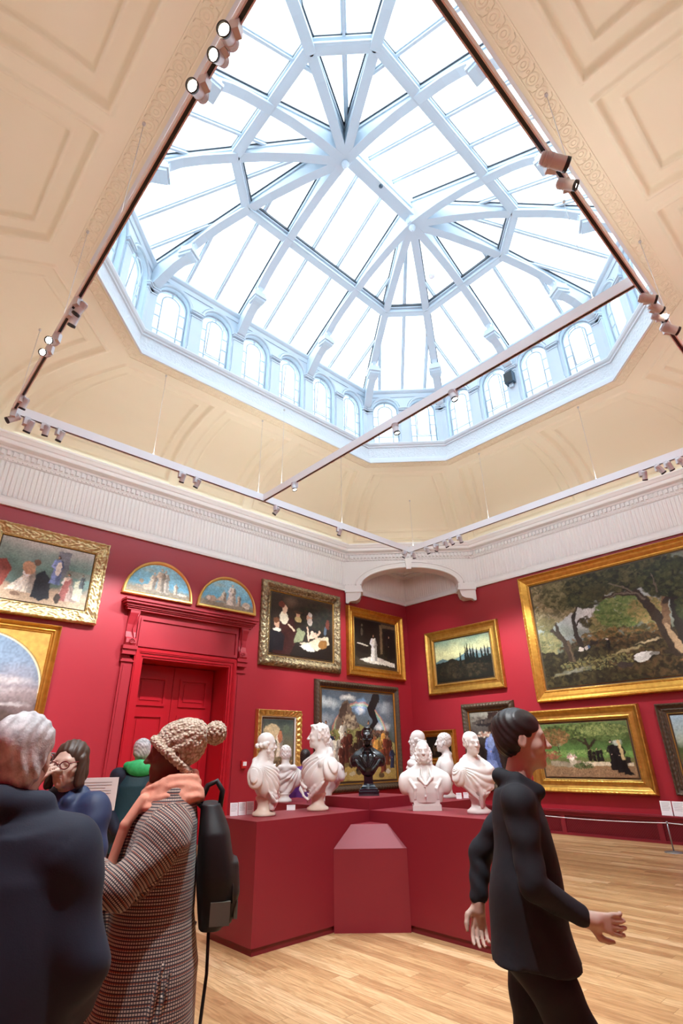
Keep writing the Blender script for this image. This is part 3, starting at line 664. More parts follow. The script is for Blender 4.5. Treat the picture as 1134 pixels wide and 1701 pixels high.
LT = [
 # left rail: aimed at left wall unseen / towards camera
 (TX0,1.88,215,40,'glaring lit spotlight at the very top of the left rail',1.1,True),(TX0,2.04,200,50,'dim spotlight between the two glaring ones at the top left',1.0,True),(TX0,2.33,210,40,'glaring lit spotlight on the left rail, beside the scrolled ceiling band',1.1,True),
 (TX0,5.23,120,55,'white spotlight on the left rail, topmost of the pair above the lower glare',1,False),(TX0,5.46,100,60,'white spotlight on the left rail, lower of the pair above the lower glare',1,False),
 (TX0,5.97,232,35,'glaring lit spotlight low on the left rail, upper of two',1.05,True),(TX0,6.26,235,35,'glaring lit spotlight low on the left rail, lower of two',1.0,True),
 (TX0,7.62,100,60,'white spotlight hanging just above the left corner of the rails',1,False),(TX0,8.06,165,40,'white spotlight at the left corner, outermost and turned left',1.1,False),
 (0.98,TY1,100,55,'spotlight on the doorway side rail, nearest the left corner',1.15,False),(1.22,TY1,85,60,'middle of the three spotlights by the left corner',1,False),(1.44,TY1,110,65,'third spotlight from the left corner on the doorway side rail',1,False),
 (3.55,TY1,85,55,'left one of two spotlights above the two half-round paintings',1,False),(3.86,TY1,105,55,'right one of two spotlights above the two half-round paintings',1,False),
 (5.71,TY1,120,50,'single spotlight just right of the cross rail joint',1,False),(7.49,TY1,80,55,'single spotlight on the doorway side rail above the big rococo framed painting',.95,False),(9.79,TY1,95,50,'small spotlight just left of the far right angle of the rails',.95,False),
 (TX1,8.08,30,55,'small spotlight just right of the far right angle of the rails',.95,False),(TX1,7.62,10,55,'first of the cluster of spotlights above the corner arch, left end',1,False),(TX1,7.34,50,40,'second of the cluster of spotlights above the corner arch',1,False),
 (TX1,7.04,0,55,'third spotlight of the cluster right of the corner arch',1,False),(TX1,6.86,-10,55,'fourth spotlight of the cluster right of the corner arch',.95,False),(TX1,6.62,15,50,'right end spotlight of the cluster right of the corner arch',1,False),
 (TX1,2.44,30,60,'leftmost of the group above the huge forest painting',1,False),(TX1,2.15,-30,50,'second of the group above the huge forest painting',1.05,False),(TX1,2.0,-10,50,'third of the group above the huge forest painting',1,False),(TX1,1.80,-20,50,'rightmost of the group above the huge forest painting, at the photo edge',1,False),
 (5.40,7.08,-80,75,'spotlight on the cross rail, the one nearest the doorway wall',1,False),(5.40,4.48,-60,80,'spotlight in the middle of the cross rail',1.1,False),(5.40,3.34,-90,75,'spotlight on the cross rail, the one nearest the dark right rail',1.05,False),
 (3.35,TY0,-38,18,'large finned spotlight on the dark right rail, facing the camera side',1.35,False),(3.66,TY0,-60,35,'smaller spotlight beside the large finned one on the dark right rail',1,False),
 (5.62,TY0,-55,20,'topmost of four spotlights where the dark rail meets the cross rail',1.05,False),(5.82,TY0,-30,20,'second of four spotlights below the cross rail joint, right',1,False),(6.03,TY0,-60,30,'third of four spotlights below the cross rail joint, right',1,False),(6.31,TY0,-45,25,'lowest of four spotlights below the cross rail joint, right',1.15,False)]
SPOT_E = 1.0
LT += [(TX0,.95,35,38,'unseen white fill spotlight added at the near end of the left rail',1.0,'in'),(TX0,1.35,25,40,'second unseen white fill spotlight added at the near end of the left rail',1.0,'in'),  # spots added out of view to light busts and people from the front
 (1.25,TY0,52,38,'unseen white fill spotlight added on the near rail above the viewer',1.0,'in'),(1.5,TY0,75,42,'second unseen white fill spotlight added on the near rail above the viewer',1.0,'in'),(1.0,TY0,62,52,'third unseen white fill spotlight added on the near rail above the viewer',1.0,'in'),(TX0,1.1,40,76,'third unseen fill spotlight added near the camera end of the left rail, aimed steeply down',1.0,'low')]
for t in LT:
    e = {True: 120, False: 180, 'in': 125, 'low': 380}[t[6]] * SPOT_E
    if 'group above' in t[4]: e *= 1.2
    elif t[0] == TX1 and not t[6]: e *= .65
    spot(t[0], t[1], t[2], t[3], t[4], t[5], t[6] is True, energy=e)
# ------------------------------------------------------------------ small fittings
r = root('wall_speaker', 'small dark box loudspeaker fixed between two arched windows of the lantern', 'speaker', (9.80, 4.50, 9.62), 0)
mb = MB(); mb.box(-.10,.06,-.11,.11,0,.30); mb.build('cabinet', dark_plastic, r); mb = MB(); mb.box(-.106,-.10,-.095,.095,.015,.285); mb.build('front_grille', spot_black, r); mb = MB(); mb.box(-.02,.09,-.05,.05,-.09,.0); mb.build('bracket', white_lantern, r)
for n, p, l in (('smoke_detector', (3.42,4.47,11.93), 'round white smoke detector hanging from the rib left of the ridge'), ('smoke_detector', (7.6,4.9,11.84), 'round white smoke detector hanging from a rib right of the ridge')):
    mb = MB(); mb.lathe([(.03,.08),(.06,.06),(.075,.03),(.075,.0),(.05,-.03),(.02,-.035)], p, 18); tag(mb.build(n, white, None), l, 'smoke detector')
mb = MB(); mb.lathe([(.02,.06),(.035,.03),(.045,0),(.03,-.03),(.01,-.04)], (5.35,4.40,12.27), 14); tag(mb.build('sensor', dark_plastic, None), 'tiny dark sensor on the edge of the ridge beam', 'sensor')
r = root('fire_alarm_call_point', 'small red and white fire alarm box on the wall right of the doorway', 'fire alarm', (6.92, YW, 1.47))
mb = MB(); mb.box(-.06,.06,-.05,0,-.07,.08); mb.build('back_box', gadget_red, r); mb = MB(); mb.box(-.03,.06,-.056,-.05,-.02,.06); mb.build('white_sign_plate', paper, r)
# ------------------------------------------------------------------ barrier posts and rope
def post(x, y, label):
    r = root('barrier_post', label, 'barrier post', (x, y, 0))
    mb = MB(); mb.lathe([(.15,0),(.15,.008),(.14,.014),(.03,.022),(.02,.03)], n=28); mb.build('base', steel, r)
    mb = MB(); mb.tube([(0,0,.02),(0,0,.46)], .012, 10); mb.lathe([(.012,.44),(.018,.45),(.018,.47),(.008,.475)], n=12); mb.build('pole', steel, r)
post(11.56, 4.0, 'short grey barrier post standing on the oak floor at the far right')
post(11.50, 6.7, 'short grey barrier post behind the walking figure, by the right wall')
post(11.50, 9.2, 'short grey barrier post hidden towards the far corner')
post(3.65, 9.45, 'short grey barrier post by the red door frame, left')
def rope(pts, label):
    P = []
    for a, b in zip(pts[:-1], pts[1:]):
        a = Vector(a); b = Vector(b)
        for k in range(12): t = k/12; P.append(a.lerp(b, t) - Vector((0,0,.03*4*t*(1-t))))
    P.append(Vector(pts[-1])); mb = MB(); mb.tube(P, .008, 6); tag(mb.build('barrier_rope', paper, None), label, 'barrier rope')
rope([(11.56,1.0,.45),(11.56,4.0,.45),(11.50,6.7,.45),(11.50,9.2,.45)], 'thin white elastic barrier rope stretched along the right wall')
rope([(X0+.5,9.45,.45),(1.2,9.45,.45),(3.65,9.45,.45)], 'thin white elastic barrier rope in front of the left wall')
# ------------------------------------------------------------------ plinth and reading desk
PC = Vector((5.28, 5.24)); HW, AR = .39, 1.94
r = root('display_plinth', 'large crimson cross-shaped plinth carrying the busts', 'plinth', (PC.x, PC.y, 0))
def cross(h, a, z0, z1):
    p = [(-h,-a),(h,-a),(h,-h),(a,-h),(a,h),(h,h),(h,a),(-h,a),(-h,h),(-a,h),(-a,-h),(-h,-h)]
    V = [(x,y,z0) for x,y in p] + [(x,y,z1) for x,y in p]; n = 12
    return MB().add(V, [tuple(range(n))[::-1], tuple(range(n,2*n))] + [(i,(i+1)%n,n+(i+1)%n,n+i) for i in range(n)])
cross(HW, AR, .06, 1.04).build('body', red_plinth, r); cross(HW-.02, AR-.02, 0, .06).build('kickboard', red_grille, r)
mb = MB(); mb.box(-HW,HW,-HW,HW,1.04,1.157); mb.build('raised_block', red_plinth, r)
x0, y0 = PC.x-HW, PC.y-HW      # inner corner
r = root('reading_desk', 'angled crimson desk with a bare pink-lit slanting top fitted into the corner of the plinth', 'desk', (x0, y0, 0))
mb = MB(); A, B = (-.56,-.003), (-.003,-.54)
A2, B2 = (-.30,-.003), (-.003,-.28)
mb.add([(*A,.0),(*B,.0),(*B,.715),(*A,.715),(-.003,-.003,0),(-.003,-.003,.92),(*A2,.92),(*B2,.92)],
  [(0,1,2,3),(0,4,1),(0,3,6,5,4),(1,4,5,7,2)]); mb.build('carcase', red_plinth, r)
mb = MB(); mb.add([(*A,.716),(*B,.716),(*B2,.921),(-.003,-.003,.925),(*A2,.921)], [(0,1,2,4),(2,3,4)]); 
o = mb.build('slanting_top', red_plinth, r)
# ------------------------------------------------------------------ labels and information stand
def card(x, y, z, w, h, rz, label, name='label_card', tilt=.12, lines=6):
    r = root(name, label, 'label', (x, y, z), rz)
    T = Matrix.Rotation(-tilt, 4, 'X')
    mb = MB(); mb.box(-w/2, w/2, 0, .006, 0, h); mb.v = [tuple(T @ Vector(p)) for p in mb.v]; mb.build('card', paper, r)
    mb = MB()
    for k in range(lines): mb.box(-w*.38, w*(.36 - .12*(k%3==2)), -.0012, 0, h*(.86-k*.10), h*(.86-k*.10)+h*.022)
    mb.v = [tuple(T @ Vector(p)) for p in mb.v]; mb.build('printed_lines', ink, r)
card(3.50, 5.52, 1.04, .085, .125, -.25, 'leftmost of three white cards standing on the left arm of the plinth')
card(3.61, 5.53, 1.04, .085, .125, -.25, 'middle of three white cards standing on the left arm of the plinth')
card(3.72, 5.54, 1.04, .085, .125, -.25, 'rightmost of three white cards, half behind the bearded bust')
card(4.30, 5.56, 1.04, .10, .055, -.6, 'small cream card lying behind the curly haired bust', lines=2)
card(6.86, 5.02, 1.04, .075, .075, -.9, 'small white card on the far right arm, left one of two', lines=3)
card(7.03, 5.02, 1.04, .075, .075, -.9, 'small white card on the far right arm, right one of two', lines=3)
card(XW-.13, 7.13, .475, .16, .235, -PI/2, 'white text card on the ledge under the left edge of the nuns painting')
card(XW-.13, 4.31, .475, .20, .25, -PI/2, 'white text card on the ledge between the two lower right landscapes, left one')
card(XW-.13, 4.08, .475, .22, .25, -PI/2, 'white text card on the ledge at the far right edge, right one')
r = root('information_stand', 'white text panel on a grey stand beside the door frame, behind the woman in navy', 'information stand', (1.93,5.30,0), -.52)
mb = MB(); mb.box(-.16,.17,-.005,.012,1.20,1.46); mb.build('panel', paper, r); mb = MB()
for k in range(9): mb.box(-.13, .12-.05*(k%3==2), -.008, -.005, 1.42-k*.022, 1.424-k*.022)
mb.build('printed_lines', ink, r)
mb = MB(); mb.tube([(0,.04,0),(0,.02,1.3)], .018, 8); mb.lathe([(.2,0),(.2,.015),(.03,.03)], n=24); mb.build('pole', steel, r)
# ------------------------------------------------------------------ painted canvases
def lin(c): c = np.asarray(c, float)/255; return np.where(c < .04045, c/12.92, ((c+.055)/1.055)**2.4)
_nz = {}
def noise(h, w, sc, seed):     # smooth value noise, sc = cells across the height
    g = np.random.default_rng(seed); gh, gw = int(sc)+3, int(sc*w/h)+3; G = g.random((gh, gw))
    y = np.linspace(0, gh-2.001, h); x = np.linspace(0, gw-2.001, w); yi = y.astype(int); xi = x.astype(int); fy = (y-yi)[:,None]; fx = (x-xi)[None]
    fy = fy*fy*(3-2*fy); fx = fx*fx*(3-2*fx)
    return (G[yi][:,xi]*(1-fy)*(1-fx)+G[yi+1][:,xi]*fy*(1-fx)+G[yi][:,xi+1]*(1-fy)*fx+G[yi+1][:,xi+1]*fy*fx)
def fbm(h, w, sc, seed): return (noise(h,w,sc,seed)+.5*noise(h,w,sc*2,seed+1)+.25*noise(h,w,sc*4,seed+2))/1.75
class Pic:
    def __init__(s, W, H, px, seed):
        s.w = max(20, int(W*px)); s.h = max(20, int(H*px)); s.A = W/H; s.seed = seed; s.k = 0
        s.X, s.Y = np.meshgrid(np.linspace(0, s.A, s.w), np.linspace(0, 1, s.h)); s.C = np.zeros((s.h, s.w, 3)); s.e = 1.2/s.h
    def grad(s, *st):          # (y, colour) stops
        ys = [q[0] for q in st]; cs = np.array([lin(q[1]) for q in st])
        n = (fbm(s.h, s.w, 5, s.seed)-.5)*.18
        for c in range(3): s.C[...,c] = np.interp(s.Y+n, ys, cs[:,c])
    def put(s, m, col, mott=.25, sc=14):
        s.k += 1; n = 1 + mott*2*(fbm(s.h, s.w, sc, s.seed+s.k*7)-.5)
        m = np.clip(m, 0, 1)[...,None]; s.C = s.C*(1-m) + lin(col)*n[...,None]*m
    def wob(s, a, sc=9): s.k += 1; return (fbm(s.h, s.w, sc, s.seed+s.k*13)-.5)*a
    def ell(s, x, y, rx, ry, col, rot=0, soft=.15, a=1, wob=.25, mott=.25):
        x = x*s.A; c, q = math.cos(rot), math.sin(rot); u = ((s.X-x)*c+(s.Y-y)*q)/rx; v = (-(s.X-x)*q+(s.Y-y)*c)/ry
        s.put(np.clip((1-np.hypot(u, v)+s.wob(wob))/soft, 0, 1)*a, col, mott)
    def poly(s, pts, col, a=1, mott=.25, wob=.015):
        p = [(x*s.A, y) for x, y in pts]; ins = np.zeros_like(s.X, bool); X = s.X+s.wob(wob); Y = s.Y+s.wob(wob)
        for (x0,y0),(x1,y1) in zip(p, p[1:]+p[:1]):
            if y0 == y1: continue
            ins ^= ((y0 > Y) != (y1 > Y)) & (X < (x1-x0)*(Y-y0)/(y1-y0)+x0)
        m = ins.astype(float); m = (m + np.roll(m,1,0)+np.roll(m,1,1)+np.roll(m,-1,0)+np.roll(m,-1,1))/5
        s.put(m*a, col, mott)
    def line(s, pts, r, col, a=1):
        D = np.full_like(s.X, 9.); n = len(pts)
        for i in range(n-1):
            x0, y0 = pts[i][0]*s.A, pts[i][1]; x1, y1 = pts[i+1][0]*s.A, pts[i+1][1]; dx, dy = x1-x0, y1-y0
            t = np.clip(((s.X-x0)*dx+(s.Y-y0)*dy)/(dx*dx+dy*dy+1e-9), 0, 1); rr = r if not hasattr(r, '__len__') else r[0]+(r[1]-r[0])*(i+t)/(n-1)
            D = np.minimum(D, np.hypot(s.X-x0-dx*t, s.Y-y0-dy*t)-rr)
        s.put(np.clip(.5-D/(2*s.e), 0, 1)*a, col)
    def fol(s, x, y, rx, ry, cols, n, sz, seed=0):      # leafy dabs inside an ellipse
        g = np.random.default_rng(s.seed+seed+int(x*100)); 
        for i in range(n):
            a = g.random()*2*PI; q = math.sqrt(g.random()); cx = x*s.A+rx*q*math.cos(a); cy = y+ry*q*math.sin(a); r_ = sz*(.5+g.random()); c = lin(cols[g.integers(len(cols))])
            x0 = int(max(0, (cx-r_*1.4)/s.A*s.w)); x1 = int(min(s.w, (cx+r_*1.4)/s.A*s.w+2)); y0 = int(max(0, (cy-r_)*s.h)); y1 = int(min(s.h, (cy+r_)*s.h+2))
            if x1 <= x0 or y1 <= y0: continue
            sx = s.X[y0:y1,x0:x1]; sy = s.Y[y0:y1,x0:x1]; m = np.clip(1.3-np.hypot((sx-cx)/1.3, sy-cy)/r_, 0, .85)[...,None]
            s.C[y0:y1,x0:x1] = s.C[y0:y1,x0:x1]*(1-m)+c*m
    def finish(s):      # brush smear, broken tone
        h, w = s.h, s.w; a = .016*h; gy, gx = np.mgrid[0:h,0:w]; n1 = fbm(h,w,26,s.seed+901)-.5; n2 = fbm(h,w,26,s.seed+902)-.5
        iy = np.clip(gy+n1*a*2.2, 0, h-1).astype(int); ix = np.clip(gx+n2*a*2.2, 0, w-1).astype(int); C = s.C[iy,ix]
        C = C*(1.06+.4*(fbm(h,w,9,s.seed+903)-.5)+.45*(noise(h,w,h/2.2,s.seed+904)-.5))[...,None]; g = C.mean(-1, keepdims=True); s.C = np.clip(C*.86+g*.14*np.array([1.08,1,.8]), 0, 1)
    def fig(s, x, y, h, dress, skin=(200,150,120), hair=(50,35,25), lean=0, wide=.30, hood=None):    # small draped figure, y = feet
        A = s.A; X = lambda q: q/A; dk = tuple(c*.62 for c in dress); lt = tuple(min(255, c*1.18+10) for c in dress)
        s.poly([(x-X(wide*h*.5), y), (x-X(h*.12)+lean, y+h*.6), (x-X(h*.11)+lean, y+h*.80), (x+X(h*.11)+lean, y+h*.80), (x+X(h*.13)+lean, y+h*.6), (x+X(wide*h*.5), y)], dress, wob=.012, mott=.5)
        s.poly([(x+X(wide*h*.15), y), (x+X(h*.04)+lean, y+h*.7), (x+X(h*.11)+lean, y+h*.8), (x+X(h*.13)+lean, y+h*.6), (x+X(wide*h*.5), y)], dk, .75, wob=.012)
        for q in (-.3,-.12,.1,.28): s.line([(x+X(wide*h*q), y+h*.02), (x+lean+X(h*q*.3), y+h*.55)], h*.012, lt if q < 0 else dk, .6)
        s.line([(x+lean-X(h*.10), y+h*.76), (x+lean-X(h*.17), y+h*.60), (x+lean-X(h*.04), y+h*.50)], h*.032, lt); s.line([(x+lean+X(h*.10), y+h*.76), (x+lean+X(h*.16), y+h*.58), (x+lean+X(h*.03), y+h*.49)], h*.030, dk)
        s.ell(x+lean-X(h*.03), y+h*.50, h*.022, h*.018, skin, soft=.4, wob=0)
        s.ell(x+lean, y+h*.895, h*.055, h*.072, hair if hood is None else hood, soft=.3, wob=.1); s.ell(x+lean-X(h*.014), y+h*.885, h*.036, h*.048, skin, soft=.4, wob=0); s.ell(x+lean+X(h*.008), y+h*.875, h*.018, h*.035, tuple(c*.7 for c in skin), soft=.6, wob=0, a=.7)
# ------------------------------------------------------------------ frames
def orn(style, L, W, nl, nw, sd):
    l = np.linspace(0, L, nl)[:,None]; w = np.linspace(0, 1, nw)[None]*W; z = np.zeros((nl, nw))
    if style == 'rococo':
        g = noise(nl, max(nw,4), 3, sd)[:, :nw] if False else 0
        z = .016*np.sin(l*42+3*np.sin(w*60))*np.sin(w*55+1.5*np.sin(l*17)) + .010*np.sin(l*95+w*80)*np.cos(w*120)
        ed = np.minimum(l, L-l); z = z + .03*np.exp(-((ed-W*.8)/(W*.5))**2)*np.sin(PI*w/W)
    elif style == 'leaf': z = .009*abs(np.sin(l*32+w*26))*((w/W < .35)) + .004*np.sin(l*70)*((w/W > .8))
    elif style == 'rope': z = .008*np.sin(l*85+w*90)*((w/W < .28))
    elif style == 'check': z = .012*np.sign(np.sin(l*48))*np.sign(np.sin(w*48+.8))*((w/W > .12)&(w/W < .85))
    elif style == 'carved': z = .010*np.sin(l*60+2*np.sin(w*70))*np.sin(w*75) * ((w/W > .08)&(w/W < .8))
    return z
PROF = {'scoop': [(0,.02),(.02,.09),(.10,.12),(.18,.115),(.3,.075),(.55,.05),(.78,.055),(.84,.075),(.92,.07),(1,.03)],
        'flat': [(0,.02),(.03,.10),(.12,.125),(.2,.115),(.24,.09),(.5,.08),(.85,.06),(.9,.07),(1,.045)],
        'bold': [(0,.02),(.02,.06),(.08,.075),(.2,.11),(.4,.13),(.6,.11),(.75,.07),(.85,.06),(.92,.065),(1,.03)],
        'step': [(0,.02),(.03,.08),(.12,.13),(.22,.12),(.3,.08),(.5,.06),(.6,.085),(.7,.08),(.8,.05),(.9,.055),(1,.03)]}
def frame_mesh(W, H, w, prof, style, seed, nsub=16, dl=.022):
    pf = np.array(PROF[prof]); t = np.linspace(0, 1, nsub); t = np.unique(np.r_[t, pf[:,0]]); d = np.interp(t, pf[:,0], pf[:,1])
    V = []; F = []; base = 0
    for sd, (o, e, nrm, L) in enumerate((((-W/2,0),(1,0),(0,1),W),((W/2,0),(0,1),(-1,0),H),((W/2,H),(-1,0),(0,-1),W),((-W/2,H),(0,-1),(1,0),H))):
        nl = max(8, int(L/dl)); U = np.linspace(0, 1, nl)[:,None]; ww = t[None]*w
        along = ww + (L-2*ww)*U; z = d[None] + orn(style, L, w, nl, len(t), seed+sd)*np.where((t>0)&(t<1),1,0)[None]
        X = o[0]+e[0]*along+nrm[0]*ww; Z = o[1]+e[1]*along+nrm[1]*ww
        P = np.stack([X, -z, Z], -1); P = np.concatenate([np.stack([X[:,:1], 0*X[:,:1], Z[:,:1]], -1), P], 1)
        n, m = P.shape[:2]; idx = base+np.arange(n*m).reshape(n, m); V.append(P.reshape(-1,3)); F.append(np.stack([idx[:-1,:-1], idx[1:,:-1], idx[1:,1:], idx[:-1,1:]], -1).reshape(-1,4)); base += n*m
    me = bpy.data.meshes.new('frame'); npmesh(me, np.concatenate(V), np.concatenate(F)); return me
def picture(wall, a0, a1, z0, z1, fw, prof, style, fmat, pic, label, liner=None, lmat=None, seed=1, px=95, tilt=0.0, kids=None):
    W, H = abs(a1-a0), z1-z0; am = (a0+a1)/2
    loc, rz = ((am, YW, z0), 0) if wall == 'L' else ((XW, am, z0), -PI/2)
    r = root('framed_painting', label, 'painting', loc, rz)
    fme = frame_mesh(W, H, fw, prof, style, seed); fo = link('frame', fme, fmat, r, True)
    iw = fw
    if liner:
        me = frame_mesh(W-2*fw+.02, H-2*fw+.02, liner+.01, 'scoop', 'none', 1, 8, .2); me.transform(Matrix.Translation((0,.03,fw-.01)) @ Matrix.Diagonal((1,.7,1,1))); link('liner', me, lmat or gold_bright, r, True); iw = fw+liner
    w2, h2 = W-2*iw+.02, H-2*iw+.02; p = Pic(w2, h2, px*1.25, seed*101); pic(p); p.finish()
    PP = np.zeros((p.h, p.w, 3)); PP[...,0] = (p.X/p.A-.5)*w2; PP[...,1] = -.035; PP[...,2] = iw-.01 + p.Y*h2
    gridmesh('canvas', PP, oil, r, False, None, np.clip(p.C, 0, 1))
    mb = MB(); mb.box(-W/2+.02, W/2-.02, -.02, 0, .02, H-.02); mb.build('backboard', dark_wood, r)
    return r
G1 = [(40,52,22),(62,72,30),(28,36,16),(86,90,42),(52,48,24)]
def pA(p):   # draped mourners and a blue robed woman
    p.grad((0,(196,170,140)),(.22,(190,160,132)),(.3,(95,120,112)),(.6,(110,150,140)),(.8,(140,165,160)),(1,(205,205,200)))
    p.poly([(.6,.45),(.74,.45),(.74,.93),(.6,.93)],(120,128,140)); p.poly([(.72,.5),(1,.5),(1,.62),(.72,.62)],(130,140,128))
    p.poly([(-.02,.2),(.1,.15),(.16,.5),(.1,.62),(-.02,.6)],(150,60,45)); p.fig(.3,.14,.52,(232,222,205),(198,150,115),lean=.05,wide=.9)
    p.ell(.33,.55,.10,.13,(200,155,120),.5); p.ell(.40,.66,.05,.06,(120,90,70)); p.poly([(.40,.08),(.5,.04),(.6,.1),(.57,.42),(.49,.56),(.42,.45)],(44,50,58))
    p.fig(.62,.35,.52,(120,145,205)); p.ell(.63,.62,.05,.13,(236,232,226)); p.fig(.78,.1,.5,(222,190,176),lean=-.02,wide=.7); p.poly([(.68,.1),(.76,.08),(.8,.5),(.72,.42)],(176,96,90))
    p.poly([(.83,.15),(.93,.12),(.94,.5),(.84,.46)],(205,205,178)); p.ell(.68,.12,.05,.09,(70,55,45)); p.ell(.25,.1,.08,.03,(140,110,90)); p.fig(.92,.35,.25,(70,80,85))
def pB(p):   # desert sky behind an arched gold slip
    p.grad((0,(60,48,42)),(.25,(80,62,58)),(.42,(100,80,80)),(.55,(140,122,124)),(.75,(112,130,152)),(1,(104,128,152)))
    for x, y, rx, ry in ((.3,.72,.3,.03),(.7,.62,.35,.035),(.5,.55,.4,.03),(.8,.45,.2,.02),(.3,.47,.3,.02)): p.ell(x,y,rx,ry,(178,166,166),0,.6,.7,.8)
    p.poly([(0,.4),(.3,.36),(.7,.42),(1,.33),(1,0),(0,0)],(84,64,58)); p.ell(.8,.28,.12,.05,(190,186,190)); p.fol(.8,.12,.2,.1,[(50,42,36),(90,76,60),(66,56,46)],150,.012)
    p.finish(); p.finish = lambda: None
    d = np.hypot((p.X-p.A/2)/(p.A*.49), np.maximum(p.Y-.56, 0)/.40); m = np.clip((d-1)*60, 0, 1)*(p.Y > .5); p.put(m, (196,152,72), .3, 40)
    p.put(np.clip(1-abs(d-1.015)*50, 0, 1)*(p.Y > .54), (236,220,180)); p.put(np.clip(1-abs(d-1.035)*80, 0, 1)*(p.Y > .54), (50,40,26))
def pC(p):   # family round a baby, dark ground
    p.grad((0,(26,18,14)),(.5,(44,32,22)),(1,(58,44,32))); p.ell(.3,.9,.18,.12,(104,78,60),soft=.8); p.fol(.75,.72,.4,.22,[(34,38,24),(26,26,18),(52,48,30)],150,.03)
    p.poly([(.05,.0),(.3,.0),(.42,.3),(.36,.6),(.2,.66),(.05,.5)],(62,26,24)); p.ell(.2,.60,.10,.12,(226,214,186)); p.ell(.21,.75,.055,.08,(228,190,158)); p.ell(.16,.82,.07,.06,(120,50,34))
    p.ell(.10,.48,.055,.075,(206,160,128)); p.ell(.09,.54,.06,.05,(110,64,34)); p.poly([(0,.05),(.2,.05),(.22,.3),(.12,.4),(0,.36)],(30,28,34)); p.ell(.10,.39,.09,.03,(226,218,200))
    p.ell(.42,.70,.05,.06,(206,158,120)); p.ell(.42,.74,.10,.03,(78,50,32)); p.ell(.42,.62,.08,.05,(196,170,110)); p.ell(.61,.68,.065,.08,(206,160,128)); p.ell(.62,.61,.06,.07,(216,206,192)); p.ell(.62,.74,.05,.04,(214,210,204))
    p.poly([(.35,.3),(.5,.5),(.78,.48),(.8,.3),(.6,.5)],(22,18,18)); p.poly([(.36,.22),(.42,.48),(.55,.42),(.5,.25)],(142,150,110)); p.ell(.67,.38,.10,.05,(234,196,168),.5); p.ell(.66,.43,.04,.05,(238,204,178)); p.line([(.6,.3),(.58,.5)],.018,(232,190,160)); p.line([(.72,.35),(.78,.47)],.018,(232,190,160))
    p.poly([(.45,.22),(.6,.16),(.75,.14),(.95,.28),(.93,.4),(.75,.36),(.6,.26)],(224,206,172)); p.ell(.84,.26,.12,.08,(160,108,40),.4); p.poly([(.45,.18),(.6,.1),(.72,.12),(.6,.24)],(228,216,206)); p.ell(.88,.5,.04,.09,(90,110,130)); p.ell(.92,.62,.05,.09,(110,50,36)); p.line([(.27,.5),(.37,.42)],.014,(226,190,160))
def pD(p):   # woman in white train in a dim chapel
    p.grad((0,(52,44,34)),(.25,(40,33,26)),(.6,(38,32,24)),(1,(24,20,16))); p.poly([(.6,.3),(.66,.3),(.66,.95),(.6,.95)],(112,92,66)); p.poly([(.64,.88),(1,.9),(1,.97),(.64,.97)],(96,78,54)); p.poly([(.7,.25),(.98,.25),(.98,.8),(.84,.88),(.7,.8)],(16,13,12))
    p.poly([(.02,.3),(.3,.25),(.3,.45),(.02,.5)],(30,24,20)); p.line([(.05,.46),(.3,.43)],.012,(226,216,196)); p.ell(.16,.72,.04,.1,(92,86,74)); p.ell(.17,.86,.025,.03,(110,100,84))
    p.poly([(.1,.12),(.35,.2),(.55,.2),(.95,.12),(.96,.04),(.6,.06),(.3,.05)],(226,220,206)); p.fig(.44,.12,.62,(238,234,222),(190,150,120),(70,44,26),wide=.34); p.fig(.83,.2,.56,(12,12,16),wide=.3); p.poly([(0,.2),(.1,.1),(1,.0),(0,0)],(78,66,48),.7)
